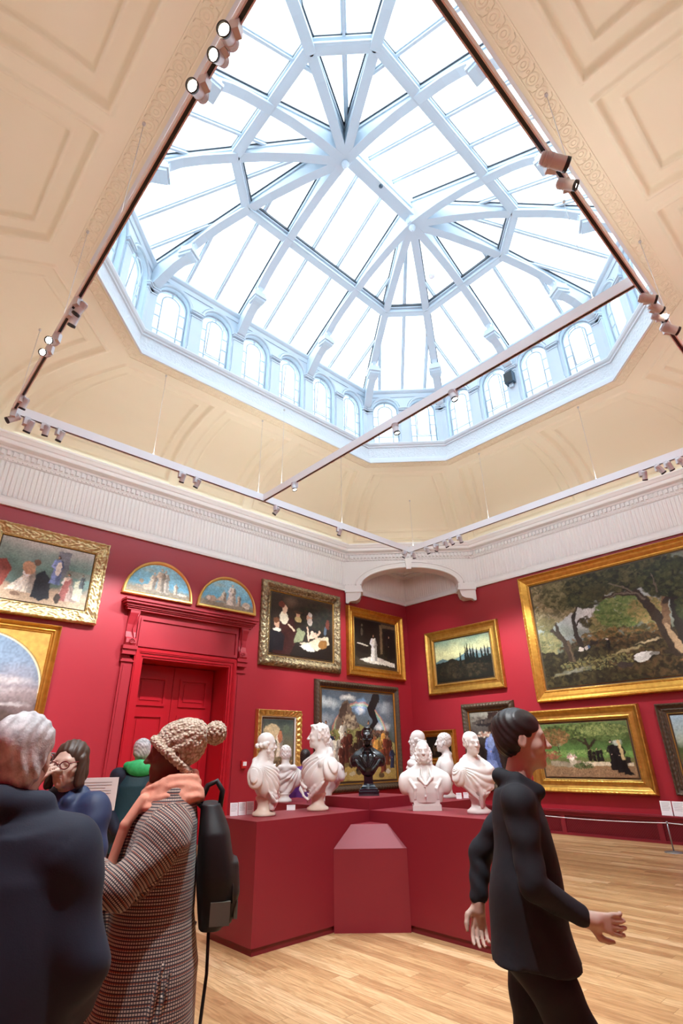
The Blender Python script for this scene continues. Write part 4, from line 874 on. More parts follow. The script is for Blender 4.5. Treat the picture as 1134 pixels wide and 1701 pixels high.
def pE(p):   # crowded hillside beneath a rainbow, generic
    p.grad((0,(150,124,60)),(.2,(110,92,52)),(.45,(80,92,84)),(.7,(98,116,130)),(1,(66,82,98)))
    for x, y, rx, ry, c in ((.1,.85,.2,.08,(176,186,188)),(.87,.82,.2,.1,(150,160,170)),(.5,.84,.14,.1,(130,184,236)),(.52,.81,.09,.08,(232,240,244)),(.2,.96,.25,.05,(84,94,106)),(.8,.6,.18,.07,(206,210,212)),(.35,.93,.15,.05,(214,214,208)),(.06,.66,.12,.08,(140,152,160)),(.95,.95,.16,.06,(60,70,84)),(.26,.80,.08,.04,(200,202,200))): p.ell(x,y,rx,ry,c,soft=.7,wob=.9)
    cx, cy, R = .5*p.A, .38, .50; d = np.hypot(p.X-cx, (p.Y-cy)*1.0)
    for k, c in enumerate(((226,120,92),(240,216,140),(140,206,166),(130,170,226))): p.put(np.clip(1-abs(d-(R-.018*k))/.012, 0, 1)*.75*(p.Y > .45), c, .1)
    p.poly([(-.02,.40),(.12,.50),(.22,.62),(.40,.66),(.6,.58),(.8,.46),(1.02,.40),(1.02,.2),(-.02,.22)],(150,146,84)); p.poly([(.17,.55),(.2,.74),(.26,.86),(.33,.90),(.38,.80),(.42,.68),(.5,.60),(.36,.54)],(112,94,80),wob=.03); p.poly([(.20,.70),(.27,.84),(.33,.88),(.34,.74),(.28,.66)],(74,58,50),wob=.03)
    p.fol(.36,.66,.10,.10,[(176,156,126),(120,98,78),(84,64,54),(206,190,160)],160,.016); p.fol(.30,.50,.25,.06,[(170,166,96),(140,140,76),(110,110,60)],200,.018); p.fol(.72,.52,.25,.035,[(80,56,46),(120,76,56),(56,46,42),(150,110,80)],160,.011)
    p.line([(.68,.42),(.64,.55),(.72,.68),(.66,.8),(.74,.95)],(.02,.07),(26,26,30)); p.poly([(.0,.0),(1,0),(1,.16),(.6,.18),(.3,.14),(0,.2)],(176,146,70))
    g = random.Random(5); cl = [(120,52,34),(36,28,24),(216,206,188),(196,140,50),(60,38,28),(40,52,84),(150,86,50),(90,40,30)]
    for k in range(26): p.fig(.05+.92*(k*.618%1), .06+.24*(1-k/26)+.03*g.random(), .24+.14*g.random(), cl[k%8], (180,130,96))
    for k in range(9): p.ell(.08+.1*k, .05+.05*g.random(), .05, .03, ((190,176,140),(90,70,44),(200,190,170))[k%3])
def pF(p):   # robed figure in a carpenter's room, generic
    p.grad((0,(110,84,60)),(.3,(120,110,80)),(.7,(100,110,96)),(1,(60,72,70))); p.ell(.28,.72,.25,.2,(206,184,140)); p.poly([(.1,.1),(.5,.1),(.5,.5),(.1,.5)],(150,130,96),.6); p.ell(.75,.8,.1,.1,(96,110,90)); p.fig(.55,.2,.6,(206,190,170),(186,116,76),(60,36,24)); p.ell(.56,.62,.07,.14,(190,118,80)); p.fig(.3,.05,.35,(44,92,150)); p.fol(.6,.08,.4,.06,[(170,130,90),(90,66,46)],60,.02)
def lunette(p, k):
    p.grad((0,(170,160,140)),(.14,(150,160,150)),(.3,(100,190,222)),(1,(150,215,230))); p.ell(.3,.75,.3,.1,(160,200,206),soft=.8); p.poly([(0,0),(1,0),(1,.12),(.6,.16),(.3,.13),(0,.17)],(160,150,128))
    st = [(214,202,180),(190,176,154),(228,220,204)]
    if k == 0:
        p.fig(.34,.12,.62,st[0],(216,204,184),(190,176,156),wide=.5,lean=.05); p.fig(.56,.1,.78,st[2],(224,214,196),(196,182,160),wide=.45); p.fig(.5,.12,.8,st[1],(216,204,184),(190,176,156)); p.ell(.2,.36,.07,.07,st[1]); p.fig(.75,.12,.38,st[0],(216,204,184),(180,166,146)); p.ell(.86,.14,.16,.05,st[2]); p.ell(.3,.2,.14,.10,st[0]); p.ell(.17,.2,.10,.03,st[1])
    else:
        p.fig(.56,.1,.80,st[2],(224,214,196),(200,186,164),wide=.5); p.fig(.37,.2,.42,st[0],(216,204,184),(190,176,156),lean=.04,wide=.9); p.ell(.18,.24,.22,.11,st[1]); p.ell(.13,.24,.08,.07,st[2]); p.fig(.7,.14,.42,st[1],(216,204,184),(190,176,156)); p.ell(.84,.2,.16,.12,st[0]); p.ell(.86,.12,.1,.05,st[2])
def pG(p):   # dark firs, peaks, yellow sky
    p.grad((0,(30,26,20)),(.4,(38,34,26)),(.55,(190,190,140)),(.7,(206,206,150)),(1,(120,150,130))); p.poly([(0,.5),(.12,.56),(.28,.48),(.5,.58),(.65,.7),(.8,.62),(1,.66),(1,.3),(0,.3)],(86,118,124)); p.poly([(.55,.62),(.66,.72),(.78,.64),(.9,.68),(1,.6),(1,.5)],(150,160,156),.7)
    p.poly([(0,.46),(.2,.48),(.3,.54),(.45,.44),(.6,.5),(.8,.46),(1,.5),(1,0),(0,0)],(28,28,22)); p.fol(.5,.25,.7,.2,[(46,40,28),(24,22,18),(60,50,36),(34,34,24)],320,.03)
    for x, y, h in ((.46,.4,.3),(.56,.46,.4),(.6,.46,.46),(.65,.46,.38),(.7,.46,.34),(.76,.44,.3),(.84,.44,.28),(.9,.42,.32),(.95,.44,.3)): p.poly([(x-.028,y-.1),(x-.012,y+h*.6),(x,y+h),(x+.012,y+h*.55),(x+.03,y-.1)],(20,24,20),wob=.03)
def pH(p):   # forest clearing with a great oak
    p.grad((0,(40,38,22)),(.14,(62,56,32)),(.3,(70,72,46)),(.42,(112,122,104)),(.58,(170,182,180)),(.75,(176,190,192)),(1,(96,110,80)))
    for x, y, rx, ry, c in ((.36,.62,.24,.17,(226,232,232)),(.5,.72,.26,.12,(206,216,214)),(.1,.45,.2,.1,(150,158,148)),(.3,.42,.4,.06,(146,158,158)),(.75,.5,.2,.1,(140,152,140))): p.ell(x,y,rx,ry,c,soft=.8,wob=.7)
    # distant trees
    for x, y0, y1 in ((.40,.34,.62),(.46,.36,.66),(.50,.36,.62),(.56,.38,.66),(.60,.38,.64),(.66,.38,.7),(.70,.38,.64)): p.line([(x,y0),(x+.008,y1)],(.006,.003),(84,74,56))
    p.fol(.43,.5,.13,.13,[(132,126,70),(150,140,84),(100,108,60),(166,150,96)],520,.011,1); p.fol(.56,.6,.24,.15,[(92,124,58),(116,140,66),(78,104,48),(140,152,84)],1100,.012,2); p.fol(.70,.56,.16,.12,[(150,140,76),(116,120,60),(174,150,90)],420,.010,3); p.fol(.5,.40,.42,.05,[(120,92,46),(88,84,44),(150,112,56),(70,70,40)],420,.010,4)
    p.fol(.06,.42,.12,.12,[(120,120,76),(96,100,60),(150,140,90)],320,.012,5)
    # ground
    p.poly([(-.02,.33),(.12,.30),(.35,.30),(.52,.34),(.7,.38),(1.02,.36),(1.02,-.02),(-.02,-.02)],(52,46,26),wob=.03)
    p.fol(.3,.16,.75,.16,[(58,52,28),(38,34,20),(80,70,36),(30,28,16)],1500,.013,6); p.fol(.75,.18,.5,.18,[(50,44,24),(34,30,18),(76,64,34),(92,70,40)],1100,.013,7); p.fol(.5,.35,.55,.03,[(70,54,30),(96,70,36),(50,46,28)],300,.010,8)
    for x, y, rx, ry, c in ((.66,.30,.10,.012,(206,184,140)),(.52,.245,.16,.014,(176,160,110)),(.38,.20,.14,.012,(150,140,84)),(.2,.13,.2,.025,(150,150,128)),(.08,.10,.1,.015,(130,120,80)),(.86,.12,.1,.012,(176,112,70)),(.88,.20,.06,.010,(190,130,76))): p.ell(x,y,rx,ry,c,.12,.5,.75,wob=1.1)
    p.fol(.35,.18,.35,.06,[(140,130,74),(112,106,56),(96,100,64)],260,.007,9)
    p.ell(.62,.18,.085,.035,(196,194,186),.25,wob=.5); p.ell(.60,.20,.05,.02,(222,220,214),.25,wob=.5); p.ell(.68,.19,.04,.02,(130,126,118),wob=.5); p.ell(.50,.13,.07,.03,(60,50,44),wob=.8)
    # left trees
    T = (64,50,36); p.line([(.20,.24),(.17,.40),(.14,.47),(.075,.58),(.04,.66)],(.034,.009),T); p.line([(.15,.46),(.13,.58),(.16,.68)],(.018,.007),T); p.line([(.21,.23),(.19,.40)],.012,(104,84,60)); p.line([(.13,.50),(.09,.52)],.008,T)
    p.line([(.275,.33),(.255,.45),(.25,.58),(.27,.68)],(.028,.014),(52,42,32)); p.line([(.255,.52),(.29,.58),(.34,.57)],(.012,.005),(52,42,32)); p.line([(.255,.60),(.29,.70),(.33,.76)],(.012,.006),(52,42,32))
    p.fol(.10,.80,.30,.20,[(150,136,96),(126,114,74),(104,98,60),(172,156,116),(92,86,52)],1700,.013,10); p.fol(.06,.60,.10,.06,[(110,104,60),(130,120,72)],120,.010,11); p.fol(.25,.86,.28,.15,[(84,84,50),(112,106,66),(62,66,40),(132,124,82)],1300,.013,12)
    p.fol(.36,.80,.18,.12,[(60,66,38),(84,86,48),(44,50,30)],500,.013,13); p.fol(.33,.55,.05,.05,[(78,74,44),(60,60,36)],60,.009,14)
    # oak
    B = (58,46,34); p.line([(.80,.20),(.775,.36),(.735,.52),(.70,.64),(.66,.72),(.56,.75),(.46,.74)],(.060,.010),B); p.line([(.78,.42),(.80,.62),(.78,.80),(.74,.95)],(.030,.014),(120,92,64)); p.line([(.86,.24),(.84,.5),(.86,.7)],(.05,.03),(44,38,30)); p.line([(.70,.64),(.64,.80),(.58,.90)],(.026,.010),B); p.line([(.66,.73),(.52,.84)],(.014,.006),B); p.line([(.80,.60),(.9,.74),(.98,.78)],(.02,.008),B)
    p.line([(.815,.19),(.80,.30),(.775,.40)],(.028,.018),(170,140,104)); p.line([(.80,.16),(.74,.20)],.014,B); p.line([(.83,.17),(.9,.20)],.014,B)
    p.fol(.60,.90,.55,.13,[(40,46,26),(58,62,32),(80,80,44),(30,34,20),(96,92,54)],2600,.014,15); p.fol(.86,.80,.24,.16,[(44,52,28),(64,72,36),(34,40,22),(88,92,50)],1200,.014,16); p.fol(.42,.82,.10,.08,[(52,56,32),(74,74,42)],200,.012,17); p.fol(.92,.52,.10,.16,[(60,70,36),(84,88,46),(44,50,28)],420,.013,18)
    for q in ([(.70,.66),(.60,.80),(.52,.86)],[(.66,.72),(.58,.75),(.50,.74)],[(.78,.70),(.77,.86)]): p.line(q,(.010,.004),(120,106,88),.8)
    p.ell(.265,.315,.030,.018,(224,216,204)); p.ell(.30,.315,.018,.015,(206,200,190)); p.ell(.315,.32,.010,.016,(70,104,150)); p.poly([(.32,.33),(.38,.34),(.38,.37),(.33,.37)],(44,36,28)); p.fig(.435,.28,.09,(30,26,22)); p.ell(.43,.365,.010,.006,(220,210,196))
def pI(p):   # lady in blue in a street, dark
    p.grad((0,(30,24,24)),(.5,(44,34,32)),(.8,(90,84,80)),(1,(150,146,134))); p.poly([(.4,.3),(1,.2),(1,1),(.5,1)],(52,36,32)); p.ell(.38,.84,.2,.06,(36,34,38)); p.fol(.2,.88,.3,.05,[(120,110,100),(80,70,64)],40,.02); p.fig(.5,.08,.66,(84,104,164),(200,160,130),(60,40,28),wide=.46); p.ell(.5,.55,.07,.12,(120,140,190)); p.ell(.45,.2,.12,.1,(110,130,186)); p.fig(.16,.1,.5,(40,30,30)); p.fig(.8,.12,.5,(44,32,28)); p.ell(.75,.55,.05,.03,(190,150,120)); p.fol(.3,.66,.12,.04,[(220,214,200),(180,130,110)],30,.016)
def pJ(p): p.grad((0,(30,22,14)),(1,(22,18,14))); p.ell(.5,.45,.42,.38,(12,11,10)); p.ell(.42,.4,.16,.14,(90,60,36)); p.ell(.62,.5,.12,.12,(60,44,28)); p.fig(.3,.1,.5,(70,50,36)); p.ell(.8,.85,.2,.1,(110,84,50))
def pK(p):   # garden with two women in black at the right
    p.grad((0,(120,86,56)),(.18,(150,116,80)),(.26,(110,110,60)),(.5,(80,120,56)),(.7,(60,76,34)),(1,(96,120,70)))
    p.poly([(0,.5),(1,.46),(1,.34),(0,.36)],(104,144,66)); p.ell(.85,.62,.12,.1,(196,206,190),soft=.7); p.ell(.2,.6,.1,.05,(190,196,150),soft=.7)
    p.poly([(.08,.2),(.42,.16),(.44,.3),(.3,.27),(.08,.3)],(150,136,112)); p.poly([(.45,.2),(.98,.2),(.98,.26),(.45,.27)],(206,190,160)); p.poly([(0,.0),(1,0),(1,.17),(0,.16)],(146,112,78)); p.fol(.1,.4,.2,.07,[(140,70,50),(104,84,44),(166,96,70)],120,.02)
    p.line([(.55,.36),(.545,.55),(.5,.75)],(.05,.02),(44,36,24)); p.line([(.56,.55),(.66,.72),(.85,.78)],(.028,.01),(44,36,24)); p.line([(.54,.58),(.42,.7),(.3,.7)],(.02,.008),(50,40,26)); p.line([(.2,.4),(.2,.6)],.012,(60,44,30))
    p.fol(.5,.84,.95,.13,[(66,84,34),(90,112,50),(46,60,26),(120,132,70)],900,.02); p.fol(.16,.74,.34,.16,[(130,90,46),(104,76,40),(150,110,66),(84,84,40)],360,.02); p.fol(.8,.72,.3,.07,[(70,92,40),(96,120,60)],200,.018)
    p.fol(.335,.36,.085,.07,[(232,206,196),(206,140,130),(96,110,60),(240,226,210)],110,.014); p.poly([(.31,.2),(.38,.2),(.385,.3),(.3,.3)],(186,176,150))
    p.fol(.5,.44,.9,.05,[(120,150,74),(90,116,54),(150,170,96)],300,.010,21); p.fol(.75,.84,.5,.1,[(110,128,66),(140,150,84),(80,100,48)],700,.013,22); p.fol(.45,.20,.2,.05,[(70,90,44),(50,66,34),(96,104,60)],140,.012,23); p.fol(.5,.08,.9,.06,[(120,90,62),(166,132,96),(140,104,74)],400,.009,24)
    for x in (.54,.59,.63,.67): p.fig(x,.28,.22+.03*(x>.6),(22,20,20),(200,160,130))
    p.fig(.79,.13,.55,(16,15,18),(224,196,170),(16,15,18),wide=.3); p.fig(.865,.08,.6,(14,13,15),(224,190,160),(196,166,104),wide=.36); p.line([(.875,.62),(.89,.32)],.028,(206,180,124)); p.poly([(.86,.05),(.97,.04),(.9,.2)],(12,12,14)); p.poly([(.9,.22),(.96,.26),(.96,.36),(.92,.36)],(40,34,28))
def pL(p):
    p.grad((0,(60,44,24)),(.25,(90,84,44)),(.45,(70,90,44)),(.6,(150,166,150)),(1,(150,180,196))); p.ell(.3,.8,.3,.1,(214,216,206),soft=.8,wob=.8); p.fol(.3,.5,.25,.14,[(50,74,36),(70,96,46),(36,54,28)],200,.025); p.fol(.8,.5,.25,.2,[(50,74,36),(70,96,46),(36,54,28)],200,.025); p.poly([(0,.3),(1,.26),(1,.2),(0,.22)],(120,130,110)); p.fig(.12,.1,.2,(40,34,34))
picture('L',1.18,3.33,3.97,5.63,.24,'flat','rococo',gold_pale,pA,'pale gilt framed painting of robed mourners and a woman in blue, top left',.03,gold_bright,3)
picture('L',.30,2.75,1.30,3.87,.16,'step','none',gold_warm,pB,'gold framed painting with an arched top showing a purple evening sky, lower left',None,None,5,60)
picture('L',7.15,9.80,3.61,5.73,.25,'bold','rococo',gold_old,pC,'large painting of a dark family group with a baby in a thick scrolled silver-gold frame',.06,gold_bright,8)
picture('L',10.06,12.40,3.60,5.54,.27,'step','leaf',gold_warm,pD,'painting of a woman in long white gown in a dark hall, gold frame',.06,gold,11)
picture('L',8.91,12.06,.80,3.42,.17,'bold','carved',dark_wood,pE,'large crowded painting with a rainbow in a black carved frame, behind the bronze bust',.08,gold_warm,14,100)
picture('L',7.18,8.46,1.20,2.62,.15,'flat','check',gold_bright,pF,'small gold framed picture with a wide white mount and a bare-chested figure',.07,mount,17,110)
picture('R',7.46,9.96,3.16,4.95,.28,'scoop','rope',gold,pG,'gold framed mountain landscape with black fir trees under a yellow sky',.05,gold_bright,21)
picture('R',2.30,6.66,2.72,5.87,.26,'flat','leaf',gold_warm,pH,'huge gold framed landscape of tall oaks and a forest clearing',.06,gold_bright,24,105)
picture('R',7.33,8.92,.77,2.85,.20,'bold','carved',dark_wood,pI,'upright painting of a lady in a blue dress in a dark carved frame',.05,gold_warm,27)
picture('R',9.20,10.41,1.37,2.24,.17,'step','none',gold_warm,pJ,'small dark painting with an oval centre in a gold frame, half hidden by white busts',.03,gold,30)
picture('R',4.40,7.07,.80,2.55,.27,'scoop','leaf',gold,pK,'gold framed garden painting with two women in black under a chestnut tree',.06,gold_bright,33,100)
picture('R',1.70,4.08,.82,2.51,.20,'step','carved',dark_wood,pL,'brown framed landscape with pale sky, cut off by the right edge of the photo',.05,gold_bright,36,80)
def half_round(x0, x1, z0, z1, k, label):
    r = root('half_round_painting', label, 'painting', ((x0+x1)/2, YW, z0)); W = (x1-x0)/2; H = z1-z0
    P2 = lambda w, h: [(-w,0)]+[(-w*math.cos(PI*i/40), h*math.sin(PI*i/40)) for i in range(1,40)]+[(w,0)]
    mb = MB(); rg = []
    for s, d in ((0,0),(.0,.06),(.02,.075),(.05,.07),(.075,.04)):
        rg.append([(x, -d, z+s) for x, z in P2(W-s, H-2*s)])
    for A, B in zip(rg[:-1], rg[1:]):
        n = len(A)
        for i in range(n): mb.add([A[i], A[(i+1)%n], B[(i+1)%n], B[i]], [(0,1,2,3)])
    mb.build('frame', gold_bright, r)
    p = Pic(2*W, H, 90, 50+k); lunette(p, k); p.finish(); n, m = p.h, p.w; PP = np.zeros((n, m, 3)); w2, h2 = W-.07, H-.14; zz = p.Y*h2; hw = w2*np.sqrt(np.clip(1-(zz/h2)**2, 0, 1))
    # resample the picture inside the half ellipse
    U = (p.X/p.A-.5)*2; xx = U*hw; ix = np.clip(((xx/w2+1)/2*(m-1)).astype(int), 0, m-1); iy = np.arange(n)[:,None].repeat(m,1)
    PP[...,0] = xx; PP[...,1] = -.04; PP[...,2] = .07+zz
    gridmesh('canvas', PP, oil, r, False, None, np.clip(p.C[iy, ix], 0, 1))
half_round(3.72, 5.30, 4.72, 5.54, 0, 'left of two half-round paintings of pale stone figures on blue above the doorway')
half_round(5.42, 7.00, 4.73, 5.55, 1, 'right of two half-round paintings of pale stone figures on blue above the doorway')
# ------------------------------------------------------------------ sculpted surfaces (smoothly blended solids -> one skin)
class SDF:
    def __init__(s, lo, hi, h):
        s.h = h; s.lo = np.array(lo, float); n = np.ceil((np.array(hi)-s.lo)/h).astype(int)+1
        s.ax = [(s.lo[i]+h*np.arange(n[i])).astype(np.float32) for i in range(3)]; s.D = np.full(n, .15, np.float32); s.xf()
    def xf(s, loc=(0,0,0), yaw=0, pitch=0, roll=0, sc=1.0):
        s.R = np.array(Matrix.Rotation(yaw,3,'Z') @ Matrix.Rotation(pitch,3,'X') @ Matrix.Rotation(roll,3,'Y')); s.t = np.array(loc, float); s.sc = sc; return s
    def W(s, p): return s.R @ (np.array(p, float)*s.sc) + s.t
    def _go(s, c, rad, fn, k, op, bump, mk=.15):
        c = s.W(c); m = rad*s.sc + k + .03; sl = []
        for i in range(3):
            a = int(max(0, (c[i]-m-s.lo[i])//s.h)); b = int(min(len(s.ax[i]), (c[i]+m-s.lo[i])//s.h+2))
            if b <= a: return s
            sl.append(slice(a, b))
        X = s.ax[0][sl[0]][:,None,None]-s.t[0]; Y = s.ax[1][sl[1]][None,:,None]-s.t[1]; Z = s.ax[2][sl[2]][None,None,:]-s.t[2]; R = s.R
        x = (R[0,0]*X+R[1,0]*Y+R[2,0]*Z)/s.sc; y = (R[0,1]*X+R[1,1]*Y+R[2,1]*Z)/s.sc; z = (R[0,2]*X+R[1,2]*Y+R[2,2]*Z)/s.sc
        d = fn(x, y, z)
        if bump: d = d + bump(x, y, z)
        d = (d*s.sc).astype(np.float32); sl = tuple(sl); a = s.D[sl]; k = max(k, 1e-4)
        if op == '+': h = np.clip(.5+.5*(a-d)/k, 0, 1); r = a*(1-h)+d*h - k*h*(1-h)
        elif op == '-': d = -d; h = np.clip(.5-.5*(a-d)/k, 0, 1); r = a*(1-h)+d*h + k*h*(1-h)
        s.D[sl] = r; return s
    def ell(s, c, r, k=.02, op='+', rot=None, bump=None):
        c = np.array(c, float); rx, ry, rz = r; Q = np.array(Matrix.Rotation(rot[1], 3, rot[0])) if rot else None
        def fn(x, y, z):
            x = x-c[0]; y = y-c[1]; z = z-c[2]
            if Q is not None: x, y, z = Q[0,0]*x+Q[1,0]*y+Q[2,0]*z, Q[0,1]*x+Q[1,1]*y+Q[2,1]*z, Q[0,2]*x+Q[1,2]*y+Q[2,2]*z
            q = np.sqrt((x/rx)**2+(y/ry)**2+(z/rz)**2)+1e-6; g = np.sqrt((x/rx**2)**2+(y/ry**2)**2+(z/rz**2)**2)+1e-6
            return q*(q-1)/g
        return s._go(c, max(r), fn, k, op, bump)
    def cap(s, a, b, ra, rb=None, k=.02, op='+', bump=None, sq=None):
        rb = ra if rb is None else rb; a = np.array(a, float); b = np.array(b, float); v = b-a; L2 = v@v+1e-9
        def fn(x, y, z):
            x = x-a[0]; y = y-a[1]; z = z-a[2]; t = np.clip((x*v[0]+y*v[1]+z*v[2])/L2, 0, 1); dx, dy, dz = x-v[0]*t, y-v[1]*t, z-v[2]*t
            if sq is not None: dx, dy, dz = dx*sq[0], dy*sq[1], dz*sq[2]
            return np.sqrt(dx*dx+dy*dy+dz*dz) - (ra+(rb-ra)*t)
        return s._go((a+b)/2, math.sqrt(L2)/2+max(ra, rb)*(1 if sq is None else 1/min(sq)), fn, k, op, bump)
    def path(s, pts, r, k=.01, op='+', bump=None):
        n = len(pts); rr = r if hasattr(r, '__len__') else [r]*n
        for i in range(n-1): s.cap(pts[i], pts[i+1], rr[i], rr[i+1], k, op, bump)
        return s
    def loft(s, sec, k=.02, op='+', bump=None, pw=2.3):    # sec: (z, cx, cy, rx, ry) bottom to top
        q = np.array(sec, float)
        def fn(x, y, z):
            g = [np.interp(z.ravel(), q[:,0], q[:,i]).reshape(z.shape) for i in (1,2,3,4)]
            e = (np.abs((x-g[0])/g[2])**pw + np.abs((y-g[1])/g[3])**pw)**(1/pw); d = (e-1)*np.minimum(g[2], g[3]); dz = np.maximum(q[0,0]-z, z-q[-1,0])
            return np.where(dz > 0, np.sqrt(np.maximum(d,0)**2+dz**2), np.maximum(d, dz))
        c = ((q[:,1].mean()), q[:,2].mean(), (q[0,0]+q[-1,0])/2); rad = math.hypot((q[-1,0]-q[0,0])/2, q[:,3:].max()+.1)
        return s._go(c, rad, fn, k, op, bump)
    def box(s, c, h, rd=.01, k=.01, op='+', bump=None):
        c = np.array(c, float)
        def fn(x, y, z):
            dx = abs(x-c[0])-h[0]+rd; dy = abs(y-c[1])-h[1]+rd; dz = abs(z-c[2])-h[2]+rd
            return np.sqrt(np.maximum(dx,0)**2+np.maximum(dy,0)**2+np.maximum(dz,0)**2)+np.minimum(np.maximum(np.maximum(dx,dy),dz),0)-rd
        return s._go(c, math.sqrt(sum(v*v for v in h)), fn, k, op, bump)
    def mesh(s, name, mat, parent=None, cloth=False):
        D = s.D; n = D.shape; ins = D < 0
        C8 = [ins[i:n[0]-1+i, j:n[1]-1+j, l:n[2]-1+l] for i in (0,1) for j in (0,1) for l in (0,1)]
        cnt = sum(c.astype(np.int8) for c in C8); act = (cnt > 0) & (cnt < 8); idx = np.full(act.shape, -1, np.int32); cells = np.argwhere(act); idx[act] = np.arange(len(cells))
        acc = np.zeros((len(cells),3)); num = np.zeros(len(cells)); i0, j0, k0 = cells.T
        cor = [(0,0,0),(1,0,0),(0,1,0),(1,1,0),(0,0,1),(1,0,1),(0,1,1),(1,1,1)]
        v = [D[i0+a, j0+b, k0+c] for a,b,c in cor]
        for p, q in ((0,1),(2,3),(4,5),(6,7),(0,2),(1,3),(4,6),(5,7),(0,4),(1,5),(2,6),(3,7)):
            m = (v[p] < 0) != (v[q] < 0); t = np.where(m, v[p]/(v[p]-v[q]+1e-12), 0); P = np.array(cor[p])[None]+t[:,None]*(np.array(cor[q])-np.array(cor[p]))[None]
            acc += P*m[:,None]; num += m
        V = (cells + acc/num[:,None])*s.h + s.lo
        F = []
        for ax in range(3):
            o = [0,0,0]; o[ax] = 1; A = ins[:n[0]-o[0], :n[1]-o[1], :n[2]-o[2]]; B = ins[o[0]:, o[1]:, o[2]:]; e = np.argwhere(A != B)
            u, w = [(1,2),(2,0),(0,1)][ax]; e = e[(e[:,u] > 0) & (e[:,w] > 0) & (e[:,u] < n[u]-1) & (e[:,w] < n[w]-1)]
            if not len(e): continue
            fl = A[tuple(e.T)]; U = np.zeros(3,int); U[u] = 1; Wv = np.zeros(3,int); Wv[w] = 1
            q = np.stack([idx[tuple((e-U-Wv).T)], idx[tuple((e-Wv).T)], idx[tuple(e.T)], idx[tuple((e-U).T)]], 1); q[~fl] = q[~fl][:, ::-1]; F.append(q)
        F = np.concatenate(F); me = bpy.data.meshes.new(name); npmesh(me, V, F)
        if cloth:
            V = np.array([q.co[:] for q in me.vertices]); a = me.attributes.new('cloth', 'FLOAT_VECTOR', 'POINT'); c = cloth(V); a.data.foreach_set('vector', c.astype(np.float32).ravel())
        return link(name, me, mat, parent, True)
def drape(S, px, pz, n, a=.010, ztop=-.20, zb=-.60, sw=0., sgn=0):      # pleats fanning out from a shoulder or knot, in the torso frame
    t, k = S.t, S.sc; X = ((S.ax[0]-t[0])/k)[:,None,None]; Y = ((S.ax[1]-t[1])/k)[None,:,None]; Z = ((S.ax[2]-t[2])/k)[None,None,:]
    th = np.arctan2(Z-pz, X-px); ph = n*th + 1.3*np.sin(3*th+1) + sw*np.sin(7*X+5*Z) + .8*np.sin(11*Y); m = np.clip((ztop-Z)/.05, 0, 1)*np.clip((Z-zb)/.04, 0, 1)*np.clip(np.hypot(X-px, Z-pz)/.06, 0, 1)
    if sgn: m = m*np.clip(.5+sgn*(X*.8+ (Z+.30)*.6)/.06, 0, 1)
    S.D += (m*a*(1.1-2*np.abs(np.sin(ph)))).astype(np.float32)*k
def curls(a, f): return lambda x, y, z: a*np.sin(f*x+1)*np.sin(f*y)*np.sin(f*z+.5)
def strands(a, f, d=(1,0,.3)): return lambda x, y, z: a*np.sin(f*(d[0]*x+d[1]*y+d[2]*z)+3*np.sin(20*z))
def head(S, nose=1.0, brow=1.0, jaw=1.0, cheek=1.0, ears=True, open_eyes=True):      # face along +Y, origin mid head, ~0.235 m high
    S.ell((0,-.014,.030),(.074,.094,.085),.02); S.ell((0,.022,-.025),(.060,.066,.086),.03); S.ell((0,.032,-.078),(.046*jaw,.046,.034),.03)
    S.ell((0,.070,-.098),(.020*jaw,.016,.016),.02); S.cap((-.034,.074,.020),(.034,.074,.020),.012*brow,None,.015)
    for q in (-1,1):
        S.ell((q*.031,.094,.001),(.018,.016,.012),.014,'-'); S.ell((q*.042,.052,-.030),(.022*cheek,.022,.022),.02)
        S.ell((q*.030,.0735,.001),(.0125,.0125,.0105),.003); S.cap((q*.018,.083,.008),(q*.043,.077,.006),.0035,None,.004)
        if ears:
            S.ell((q*.076,-.008,-.010),(.010,.020,.031),.008); S.ell((q*.086,-.004,-.008),(.006,.011,.019),.006,'-')
        S.ell((q*.011,.096,-.030),(.0085*nose,.010,.008),.006)
    S.cap((0,.080,.014),(0,.102,-.024),.008,.011*nose,.012); S.ell((0,.107,-.028),(.0105*nose,.011,.010),.006)
    S.cap((-.019,.080,-.056),(.019,.080,-.056),.0065,None,.008); S.ell((0,.086,-.056),(.014,.008,.0055),.006); S.ell((0,.084,-.068),(.016,.008,.0065),.006); S.cap((-.022,.089,-.0615),(.022,.089,-.0615),.0022,None,.004,'-')
def neck(S, b=(0,-.045,-.21), r=.052): S.cap((0,-.015,-.07), b, r, r*1.12, .035)
